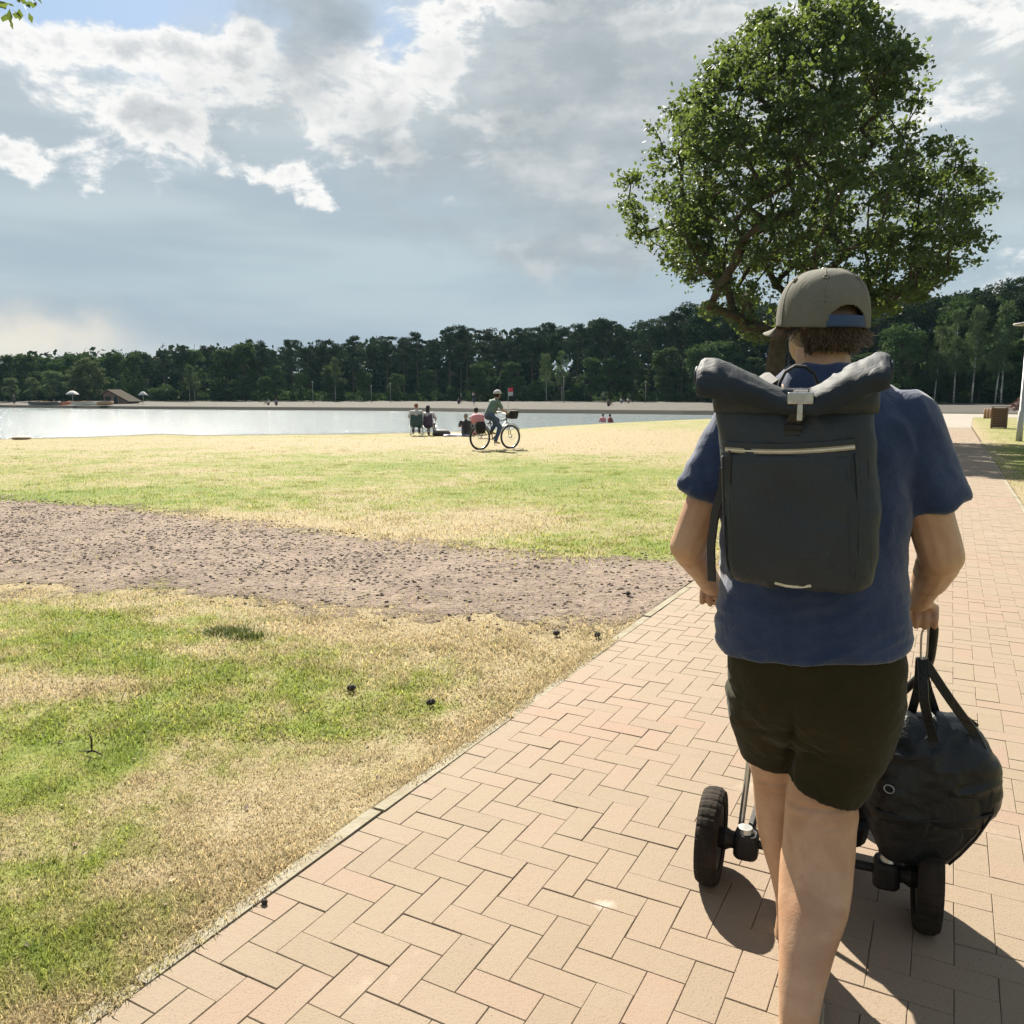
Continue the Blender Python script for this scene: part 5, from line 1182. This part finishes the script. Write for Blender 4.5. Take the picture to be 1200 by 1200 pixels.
for a, b2, r in [((0, -.08, .28), (0, -.18, .92), .016), ((0, -.08, .28), (0, .42, .80), .018), ((0, -.16, .72), (0, .42, .86), .014), ((0, -.08, .28), (.03, -.52, BX), .011), ((0, -.08, .28), (-.03, -.52, BX), .011), ((.02, -.17, .80), (.04, -.52, BX), .009), ((-.02, -.17, .80), (-.04, -.52, BX), .009), ((0, .42, .76), (0, .40, .98), .018)]: fr_.tube([a, b2], r, 8)
build('frame', fr_, m_frame, bike, True)
fk = build('fork', MB().tube([(.045, .55, BX), (.045, .46, .72), (.02, .42, .78), (-.02, .42, .78), (-.045, .46, .72), (-.045, .55, BX)], .011, 8), m_frame, bike, True)
hbk = build('handlebar', MB().tube([(-.30, .22, 1.06), (-.26, .34, 1.07), (-.05, .40, 1.02), (.05, .40, 1.02), (.26, .34, 1.07), (.30, .22, 1.06)], .013, 8), m_steel, bike, True)
build('saddle', MB().rings([np.array([(x*w2, y, .94+z) for x, z in ((-1, 0), (-.8, .05), (0, .06), (.8, .05), (1, 0), (0, -.02))]) for y, w2 in ((-.32, .07), (-.26, .09), (-.14, .05), (-.02, .022))]), m_frame, bike, True)
rk = MB()
for x in (-.07, .07): rk.tube([(x, -.22, .74), (x, -.80, .74), (x*.8, -.53, BX)], .008, 6)
for y in (-.3, -.45, -.6, -.78): rk.tube([(-.07, y, .74), (.07, y, .74)], .007, 6)
build('rack', rk, m_steel, bike, True)
build('crank', MB().tube([(-.07, -.08, .28), (.07, -.08, .28), (.08, -.06, .12), (.17, -.06, .12)], .012, 6), m_steel, bike, True)
build('front_basket', MB().rings([sring((0, .62, z), hw, hd, 4, 20, np.array([1., 0, 0]), np.array([0, 1., 0])) for z, hw, hd in ((.86, .13, .10), (.90, .15, .13), (1.10, .18, .16))]), m_dark, bike)
bag2 = build('pannier_bag', MB().rings([sring((.13, -.58, z), hw, hd, 3, 20, np.array([1., 0, 0]), np.array([0, 1., 0])) for z, hw, hd in ((.46, .03, .10), (.50, .07, .14), (.72, .08, .16), (.80, .05, .12))]), m_dark, bike, True)
tb2 = thing('bag', (bl[0], bl[1], 0), 'pink bag strapped on the rear rack of the bicycle', 'bag', None, -BYA)
build('bag_body', MB().rings([sring((0, -.60, z), hw, hd, 3, 20, np.array([1., 0, 0]), np.array([0, 1., 0])) for z, hw, hd in ((.755, .10, .14), (.80, .15, .19), (.96, .15, .18), (1.02, .09, .12))]), PNK, tb2, True); build('strap', MB().tube([(-.152, -.6, .78), (-.12, -.6, 1.0), (0, -.6, 1.03), (.12, -.6, 1.0), (.152, -.6, .78)], .012, 6), WHT, tb2, True)
figure('cyclist in white helmet, grey-green shirt and jeans riding a black bicycle', (bl[0], bl[1], 0), -BYA, dict(pelvis=(0, -.20, 1.02), chest=(0, -.02, 1.36), neck=(0, .05, 1.52), head=(0, .10, 1.63), elbow_l=(-.26, .10, 1.20), elbow_r=(.26, .10, 1.20), hand_l=(-.28, .25, 1.08), hand_r=(.28, .25, 1.08), knee_l=(-.10, .16, .88), knee_r=(.10, .12, .66), foot_l=(-.14, -.06, .50), foot_r=(.15, -.10, .22)), GRN, JNS, HBK, helmet=WHT, sc=.95)

sit_c = dict(pelvis=(0, 0, .48), chest=(0, -.06, .86), neck=(0, -.05, 1.03), head=(0, -.02, 1.15), elbow_l=(-.30, .06, .72), elbow_r=(.30, .06, .72), hand_l=(-.22, .28, .66), hand_r=(.22, .28, .66), knee_l=(-.12, .42, .50), knee_r=(.12, .42, .50), foot_l=(-.12, .45, .07), foot_r=(.12, .45, .07))
sit_g = dict(pelvis=(0, 0, .12), chest=(0, -.08, .48), neck=(0, -.04, .64), head=(0, .0, .76), elbow_l=(-.28, .12, .36), elbow_r=(.28, .12, .36), hand_l=(-.14, .34, .38), hand_r=(.14, .34, .38), knee_l=(-.14, .40, .46), knee_r=(.14, .40, .46), foot_l=(-.12, .66, .06), foot_r=(.12, .66, .06))
stand = dict(pelvis=(0, 0, .92), chest=(0, 0, 1.30), neck=(0, 0, 1.48), head=(0, .02, 1.60), elbow_l=(-.27, 0, 1.08), elbow_r=(.27, 0, 1.08), hand_l=(-.28, .08, .82), hand_r=(.28, .08, .82), knee_l=(-.10, .02, .48), knee_r=(.11, .04, .48), foot_l=(-.10, -.02, .06), foot_r=(.13, .02, .06))
def chair(loc, rz, m_, label):
    o = thing('folding_chair', loc, label, 'chair', None, rz)
    build('seat', MB().box((0, .02, .36), (.50, .44, .03)), m_, o); build('backrest', MB().box((0, -.23, .62), (.50, .03, .46), (R(-12), 0, 0)), m_, o)
    for x in (-.25, .25):
        build('leg', MB().tube([(x, -.24, .02), (x, .22, .40)], .012, 6), m_steel, o, True); build('leg', MB().tube([(x, .24, .02), (x, -.20, .40), (x, -.28, .86)], .012, 6), m_steel, o, True); build('armrest', MB().box((x, -.02, .58), (.05, .40, .025)), m_dark, o)
    for y in (-.21, .21): build('brace', MB().tube([(-.25, y*1.1, .04), (.25, y, .36)], .010, 6), m_steel, o, True); build('brace', MB().tube([(.25, y*1.1, .04), (-.25, y, .36)], .010, 6), m_steel, o, True)
    return o
def at(px, Y, dz=0): Y = Y*SC; x = (px-600)/FPX*(Y*CT+.15); return (x, Y, gz(x, Y)+dz)
chair(at(488, 41), R(8), TEAL, 'teal folding chair under the auburn-haired person at the water edge'); figure('person with auburn hair and white shirt sitting in the teal folding chair by the water', at(488, 41, .02), R(8), sit_c, WHT, flat('dark_trousers', (.03, .035, .04)), HRD, vox=.025)
chair(at(502, 41.3), R(-10), PRP, 'plum folding chair right of the teal one at the water edge'); figure('person in white top with long dark hair sitting in the plum folding chair', at(502, 41.3, -.06), R(-10), sit_c, WHT, PRP, HBK, long_hair=True, vox=.025)
figure('grey-haired person in black top sitting on the grass left of the cyclist', at(546, 40), R(-5), sit_g, BLK, TEAL, HGR, vox=.025); figure('black-haired person in white top sitting on the grass just behind the bicycle', at(558, 41.5), R(-14), dict(sit_g, head=(0, .02, .86), neck=(0, -.02, .72), chest=(0, -.05, .54)), WHT, PNK, HBK, vox=.025, sc=1.12)
x, y, z = at(536, 40.5)
tw = []
for i in range(6):
    tw.append([(x-.5+.2*i, y-.8+.32*j, gz(x, y)+.03+.05*math.sin(i*2+j*1.3)**2) for j in range(6)])
v = np.array(tw).reshape(-1, 3)
m_tow = pm('striped_towel', (.55, .50, .56), (.25, .18, .32), 3, .95); o = build('towel', MB().add(v, [(i*6+j, i*6+j+1, (i+1)*6+j+1, (i+1)*6+j) for i in range(5) for j in range(5)]), m_tow, None, True, label='crumpled lilac and white towel spread on the grass by the water', category='towel'); q = o.modifiers.new('s', 'SOLIDIFY'); q.thickness = .03
def lump(name, label, cat, loc, r, m_, seed=0, parts=True, group=None):
    b_ = MB().ball((0, 0, r[2]*.7), r, 14, 9); me = remesh(b_, max(r)*.14, 2); v = getv(me); n_ = getn(me); setv(me, v+n_*(min(r)*.7*(fbm(v/max(r)*2.2+seed, 3, seed)-.5))[:, None])
    o = link(name, me, m_, None, True, label=label, category=cat); o.location = loc
    if group: o['group'] = group
    return o
lump('bag', 'dark bag lying on the grass right of the two folding chairs', 'bag', at(517, 40.4), (.38, .25, .16), flat('dark_bag', (.06, .055, .045)), 3)
lump('earth_mound', 'small brown mound of earth at the left end of the near shore', 'mound', at(24, 39), (.36, .3, .09), m_soil if False else flat('brown_earth', (.30, .22, .15)), 9)

# two bathers in the shallow water right of the cyclist
for px, Y, lab, c in ((706, 74, 'bather in pink shirt wading in the lake, left one of the two', PNK), (714, 73, 'bather in dark red shirt wading in the lake, right one of the two', flat('dark_red_cloth', (.22, .05, .05)))):
    Y = Y*SC; x = (px-600)/FPX*Y; figure(lab, (x, Y, -1.32), R(30 if px < 710 else -60), dict(stand, hand_l=(-.40, .25, .95), hand_r=(.40, .25, .95), elbow_l=(-.3, .1, 1.05), elbow_r=(.3, .1, 1.05)), c, BLK, HBK, vox=.03, sc=.95)
# people on the far beach
def far(px, py, R_, dz=0): t = (px-600)/FPX; R_ = R_*SC; return np.array([R_*t/math.hypot(1, t), R_/math.hypot(1, t), 0])
def beach_z(px, R_):
    t = (px-600)/FPX; R_ = R_*SC; rf, rt = float(Rf(t)), float(Rt(t)); return .16+.55*max(0, min(1, (R_-rf-1.4)/(rt-rf-1.4)))
fp_ = [(22, 172, stand, BLK, BLK, 'person in black standing alone on the far left sand beach'), (68, 186, sit_g, RED, JNS, 'person in red sitting among the boats on the far beach'), (317, 160, sit_g, WHT, BLK, 'person in white sitting on the middle of the far beach'), (326, 158, sit_g, JNS, BLK, 'person in blue sitting on the middle of the far beach'),
       (538, 158, sit_g, BLK, JNS, 'person in black sitting on the far beach left of the walker in white'), (541, 176, stand, GRN, BLK, 'person in green standing at the wood edge above the seated bathers'), (556, 140, stand, BLK, JNS, 'person in black walking on the far beach beyond the cyclist'), (555, 178, stand, WHT, JNS, 'person in white standing at the wood edge beyond the cyclist'),
       (706, 160, stand, GRN, BLK, 'person in green standing at the wood edge above the two bathers'), (727, 158, sit_g, WHT, JNS, 'person in white sitting on the upper far beach, left of a pair'), (735, 158, sit_g, WHT, BLK, 'person in white sitting on the upper far beach, right of a pair'), (712, 132, sit_g, BLK, BLK, 'person in black sitting on the far beach right above the bathers')]
for px, R_, J, s_, tr_, lab in fp_:
    p = far(px, 0, R_); figure(lab, (p[0], p[1], beach_z(px, R_)), random.uniform(0, 6), J, s_, tr_, random.choice([HBK, HRD, HGR]), 'people on the far beach', vox=.045, bare_legs=True)
# flag
p = far(595.5, 0, 120); fz = beach_z(595, 120); fo = thing('flag', (p[0], p[1], fz), 'small red and white flag on a thin pole on the far beach', 'flag'); fo.scale = (.7, .7, .95)
build('pole', MB().tube([(0, 0, 0), (0, 0, 2.5)], .03, 6), m_steel, fo, True)
for z0, m_, nm in ((1.45, WHT, 'white_half'), (1.95, RED, 'red_half')):
    v = [(.02+.2*i, .05*math.sin(i*1.3), z0+.5*j+(.02*i)) for i in range(5) for j in range(2)]; o = build(nm, MB().add(v, [(i*2, i*2+1, i*2+3, i*2+2) for i in range(4)]), m_, fo, True); q = o.modifiers.new('s', 'SOLIDIFY'); q.thickness = .01
# far lamps along the beach
lampp = [(369, 174, 3.2), (459, 176, 3.0), (437, 178, 2.6), (660, 165, 3.9), (755, 160, 3.0)]
lm_lab = ['pale lamp post on the far beach, leftmost of five', 'pale lamp post on the far beach left of the folding chairs, nearer to them', 'short pale lamp post on the far beach, second of five from the left', 'tall pale lamp post on the far beach right of the flag', 'pale lamp post on the far beach, rightmost of five']
for (px, R_, h), lab in zip(lampp, lm_lab):
    p = far(px, 0, R_); o = thing('lamp_post', (p[0], p[1], beach_z(px, R_)), lab, 'lamp post', 'lamp posts along the far beach')
    build('pole', MB().tube([(0, 0, 0), (0, 0, h)], [.05, .04], 8), flat('grey_paint', (.20, .20, .19)), o, True); build('lamp_head', MB().tube([(0, 0, h), (0, 0, h+.05), (0, 0, h+.28), (0, 0, h+.32)], [.08, .12, .16, .03], 10), flat('grey_paint', (.2, .2, .19)), o, True)

# boats, parasols and hut at the far left beach
def rowboat(px, R_, rz, c, lab):
    p = far(px, 0, R_); o = thing('rowing_boat', (p[0], p[1], beach_z(px, R_)-.02), lab, 'boat', 'boats drawn up on the far left beach', rz); hull = []
    for q in np.linspace(-1, 1, 9):
        w_ = .68*(1-abs(q)**2.6)**.6+.03; z0 = .05+.16*abs(q)**3; hull.append(np.array([(q*2.1, -w_, .55+.14*q*q), (q*2.1, -w_*.85, .30), (q*2.1, -w_*.35, z0), (q*2.1, w_*.35, z0), (q*2.1, w_*.85, .30), (q*2.1, w_, .55+.14*q*q), (q*2.1, w_*.88, .52+.14*q*q), (q*2.1, 0, z0+.12), (q*2.1, -w_*.88, .52+.14*q*q)]))
    build('hull', MB().rings(hull), c, o, True)
    for q in (-.9, .1, 1.0): build('thwart', MB().box((q, 0, .46), (.24, 1.1, .04)), flat('boat_wood', (.30, .20, .12)), o)
    for s_ in (-1, 1): build('gunwale', MB().tube([(q*2.12, s_*(.68*(1-abs(q)**2.6)**.6+.04), .58+.14*q*q) for q in np.linspace(-.98, .98, 11)], .035, 6), flat('boat_wood', (.30, .20, .12)), o, True)
rowboat(70, 178, .15, flat('boat_orange', (.50, .16, .08), .5), 'orange rowing boat on the far left beach, left of the white parasol'); rowboat(102, 176, -.1, flat('boat_white', (.55, .52, .46), .5), 'white rowing boat on the far left beach, right of the white parasol'); rowboat(120, 177, .2, flat('boat_tan', (.46, .28, .16), .5), 'tan rowing boat on the far left beach in front of the hut'); rowboat(57, 175, .4, flat('boat_dark', (.05, .06, .07), .5), 'dark rowing boat leftmost on the far beach')
def parasol(px, R_, r, h, lab):
    p = far(px, 0, R_); o = thing('parasol', (p[0], p[1], beach_z(px, R_)), lab, 'parasol', 'white parasols on the far left beach'); build('pole', MB().tube([(0, 0, 0), (0, 0, h+.05)], .03, 6), m_steel, o, True)
    A = np.linspace(0, 2*np.pi, 16, endpoint=False); rr = [np.stack([np.cos(A)*r*k, np.sin(A)*r*k, np.full(16, h-.55*k*k)-.05*(np.arange(16) % 2)*k], 1) for k in (1, .75, .45, .2, .03)]
    build('canopy', MB().rings(rr), WHT, o); build('rib', MB().tube([(0, 0, h-.02), (0, 0, h+.12)], .05, 6), m_dark, o)
parasol(90, 186, 1.0, 2.3, 'white parasol left of the beach hut, above the boats'); parasol(172, 182, .75, 2.0, 'small white parasol right of the beach hut')
p = far(146, 0, 190); hut = thing('beach_hut', (p[0], p[1], beach_z(146, 190)), 'beach hut with long pale sloping roof under the far left trees', 'hut', None, R(-12)); hut.scale = (.72, .72, .72)
HW = flat('hut_boards', (.16, .10, .07)); HRF = flat('hut_roof', (.055, .045, .036), .95, spec=.03); 
build('wall', MB().rings([np.array([(x, y, 0), (x, y, z)])[[0, 1]] for x, y, z in ()] or [np.array([(-3, -2, 0), (3.2, -2, 0), (3.2, -2, .6), (-1.6, -2, 3.0), (-3, -2, 2.2)]), np.array([(-3, 2, 0), (3.2, 2, 0), (3.2, 2, .6), (-1.6, 2, 3.0), (-3, 2, 2.2)])]), HW, hut)
build('roof', MB().add([(-1.7, -2.4, 3.05), (3.9, -2.4, .30), (3.9, 2.4, .30), (-1.7, 2.4, 3.05), (-1.7, -2.4, 3.25), (3.9, -2.4, .5), (3.9, 2.4, .5), (-1.7, 2.4, 3.25)], [(0, 1, 2, 3), (4, 5, 6, 7), (0, 1, 5, 4), (1, 2, 6, 5), (2, 3, 7, 6), (3, 0, 4, 7)]), HRF, hut)
build('roof', MB().add([(-1.72, -2.4, 3.05), (-3.5, -2.4, 2.0), (-3.5, 2.4, 2.0), (-1.72, 2.4, 3.05), (-1.72, -2.4, 3.2), (-3.5, -2.4, 2.15), (-3.5, 2.4, 2.15), (-1.72, 2.4, 3.2)], [(0, 1, 2, 3), (4, 5, 6, 7), (0, 1, 5, 4), (1, 2, 6, 5), (2, 3, 7, 6), (3, 0, 4, 7)]), HW, hut)
wn_ = build('window', MB().box((-1.9, -2.02, 1.15), (1.5, .06, 1.0)), m_dark, hut); build('frame', MB().box((-1.9, -2.06, .6), (1.7, .1, .1)), WHT, wn_)
dr = build('door', MB().box((.2, -2.02, .85), (1.1, .06, 1.6)), m_dark, hut); build('frame', MB().tube([(-.4, -2.06, 0), (-.4, -2.06, 1.7), (.8, -2.06, 1.7), (.8, -2.06, 0)], .06, 4), WHT, dr)

# wooden litter bin and lamp post at the right edge of the path
c = G(1170, 502); bn = thing('litter_bin', (c[0], c[1], 0), 'dark wooden slatted litter bin on the grass right of the path', 'bin', None, R(-30)); kz = c[1]/1200.
m_slat = pm('stained_slats', (.14, .075, .04), (.09, .05, .03), 6, .7); bw, bh = .72, 1.05
sl_me = None
build('liner', MB().box((0, 0, .5), (bw-.16, bw-.16, .9)), m_dark, bn)
for k in range(9):
    z = .08+k*.105
    for q in range(4):
        a = q*math.pi/2; o = build('slat', MB().box((0, 0, 0), (bw-.02, .035, .082)), m_slat, bn) if sl_me is None else link('slat', sl_me, None, bn); sl_me = o.data
        o.location = (math.sin(a)*(bw/2-.03), -math.cos(a)*(bw/2-.03), z); o.rotation_euler = (0, 0, a)
for sx in (-1, 1):
    for sy in (-1, 1): build('corner_post', MB().box((sx*(bw/2-.075), sy*(bw/2-.075), .5), (.06, .06, 1.0)), m_slat, bn)
build('lid', MB().box((0, 0, bh), (bw+.05, bw+.05, .05)), flat('grey_metal_lid', (.22, .20, .18), .5), bn)
c = G(1194, 517); lp = thing('lamp_post', (c[0], c[1], 0), 'tall grey lamp post with flat disc shade on the grass at the right edge', 'lamp post')
H = WT(1196, 380, c[1])[2]; GRYP = flat('galvanised_post', (.36, .37, .36), .5); 
build('pole', MB().tube([(0, 0, 0), (0, 0, 1.0), (0, 0, 1.02), (0, 0, H-.55)], [.10, .095, .065, .055], 14), GRYP, lp, True)
build('lamp_head', MB().tube([(0, 0, H-.62), (0, 0, H-.5), (0, 0, H-.08), (0, 0, H+.02)], [.06, .11, .13, .13], 14), WHT, lp, True)
build('shade', MB().tube([(0, 0, H-.02), (0, 0, H+.03), (0, 0, H+.08)], [.46, .45, .14], 24), WHT, lp, True)
build('cap', MB().tube([(0, 0, H+.08), (0, 0, H+.26), (0, 0, H+.28)], [.12, .11, .03], 14), GRYP, lp, True)
c = G(1190, 486); b3 = thing('shrub', (c[0]+1.0, c[1], 0), 'low reddish-brown shrub behind the lamp post at the right edge', 'shrub')
cc_ = np.array([(rng.normal(0, .7), rng.normal(0, .5), rng.uniform(.3, 1.3)) for _ in range(18)]); v, F, q = leafcards(cc_, np.full(18, .45), 70, .10, .8, .3, 91)
link('foliage', rawmesh('foliage', v, F, q), leafmat('russet_leaves', (.10, .055, .05), (.15, .09, .08), (.10, .05, .04), .15), b3); st_ = MB()
for q in cc_[:9]: st_.tube([(0, 0, 0), q*.6, q], [.03, .02, .01], 5)
build('stems', st_, m_bark, b3)
for lab, px, py in (('leftmost', 1154, 490.5), ('middle', 1157.5, 490.3), ('rightmost', 1161, 490.1)):
    c = G(px, py); build('wooden_post', MB().tube([(c[0], c[1], 0), (c[0], c[1], .62), (c[0], c[1], .68)], [.09, .09, .05], 10), flat('orange_wood', (.34, .19, .11)), None, True, label=lab+' of three short orange-brown wooden posts left of the litter bin', category='post', group='short posts left of the litter bin')

# cones, twigs and tufts on the near lawn
m_cone = flat('pine_cone', (.035, .026, .02), .9)
cones = [(505, 828, 'dark pine cone on the grass nearest the path'), (412, 811, 'dark pine cone on the grass left of the one by the path'), (736, 699, 'dark clod at the right end of the soil track'), (652, 746, 'dark pine cone on dry grass just below the soil track'), (700, 748, 'dark pine cone on the grass close to the kerb below the soil track'), (310, 1063, 'tiny dark pine cone lying against the path edge')]
for i, (px, py, lab) in enumerate(cones):
    c = G(px, py); s_ = .020 if i != 5 else .010; b_ = MB(); 
    o = thing('pine_cone' if i != 2 else 'earth_clod', (c[0], c[1], .012), lab, 'pine cone' if i != 2 else 'clod', None, random.uniform(0, 6)); 
    b_.ball((0, 0, s_*.6), (s_*1.2, s_*.8, s_*.75), 10, 8); build('core', b_, m_cone, o, True); sc_ = MB()
    for k in range(26):
        a = k*2.4; u = (k+.5)/26*2-1; rr = math.sqrt(1-u*u); sc_.box((u*s_*1.15, math.cos(a)*rr*s_*.8, s_*.6+math.sin(a)*rr*s_*.75), (s_*.3, s_*.3, s_*.16), (a, .4, a))
    build('scales', sc_, m_cone, o)
c = G(108, 886); tg_ = thing('twig', (c[0], c[1], 0), 'dark forked twig sticking up from the grass at the left', 'twig'); tg_.scale = (.6, .6, .75)
build('stem', MB().tube([(-.05, .02, .01), (0, 0, .03), (.004, .0, .10), (-.012, .0, .13)], [.004, .006, .007, .003], 6), m_cone, tg_, True); build('stem', MB().tube([(.09, -.03, .015), (.02, 0, .03), (-.12, .05, .012)], [.003, .006, .003], 6), m_cone, tg_, True)
m_dtuft = leafmat('dark_tuft_blades', (.055, .08, .022), (.10, .125, .035), (.10, .13, .03), .35)
for px, py, sx, sy, n, lab in ((266, 742, .17, .08, 520, 'dark green grass tuft on a hump of the near lawn'), (290, 748, .13, .06, 300, 'small dark grass tuft right beside the bigger one on the hump')):
    c = G(px, py); P = np.stack([rng.normal(0, sx*.5, n), rng.normal(0, sy*.5, n), np.zeros(n)], 1); V, F, r_ = blades(P, .05, .0022, .9)
    o = thing('grass_tuft', (c[0], c[1], 0), lab, 'tuft'); link('blades', rawmesh('blades', V, F, r_), m_dtuft, o, kind='stuff')

# fallen leaves and bits of straw on the near grass and the path edge
n = 260; P = np.concatenate([fan(200, 1.6, 8, -.7, .35), np.stack([*(PA[:, None]+PN[:, None]*np.abs(rng.normal(.05, .12, 60))+PU[:, None]*rng.uniform(-6.5, 4, 60)), np.full(60, .008)], 1)]); P = P[~in_track(P, .1) & ~in_path(P, .02)]
P[:, 2] += .010; m = len(P); a = rng.uniform(0, 6.28, m); L_ = rng.uniform(.008, .017, m); tx = np.stack([np.cos(a), np.sin(a), rng.normal(0, .25, m)], 1)*L_[:, None]; ty = np.stack([-np.sin(a), np.cos(a), rng.normal(0, .3, m)], 1)*(L_*.5)[:, None]
V = np.stack([P-tx, P+ty+[0, 0, .003], P+tx, P-ty+[0, 0, .003]], 1).reshape(-1, 3); F = np.arange(m)[:, None]*4+np.array([[0, 1, 2, 3]])
m_dl, t, b, out = newmat('dead_leaves'); rnd = t.new('ShaderNodeAttribute', attribute_name='rnd').outputs['Fac']
t.link(t.ramp(rnd, [(0, (.05, .032, .02)), (.5, (.16, .10, .055)), (1., (.28, .22, .13))]), b.inputs['Base Color']); b.inputs['Roughness'].default_value = .8
link('fallen_leaves', rawmesh('fallen_leaves', V, F, np.repeat(rng.uniform(0, 1, m), 4)), m_dl, None, kind='stuff', label='small dry fallen leaves scattered over the near grass and path edge', category='leaves')

# ------------------------------------------------------------------ air
hz = bpy.data.materials.new('haze'); hz.use_nodes = True; t = NT(hz.node_tree); t.n.clear()
out = t.new('ShaderNodeOutputMaterial'); pv = t.new('ShaderNodeVolumePrincipled'); pv.inputs['Density'].default_value = HAZE; pv.inputs['Color'].default_value = (.42, .74, .90, 1); pv.inputs['Anisotropy'].default_value = 0.
t.link(pv.outputs[0], out.inputs['Volume'])
build('haze', MB().box((0, 120, 14.6), (1300, 900, 34)), hz, kind='stuff')
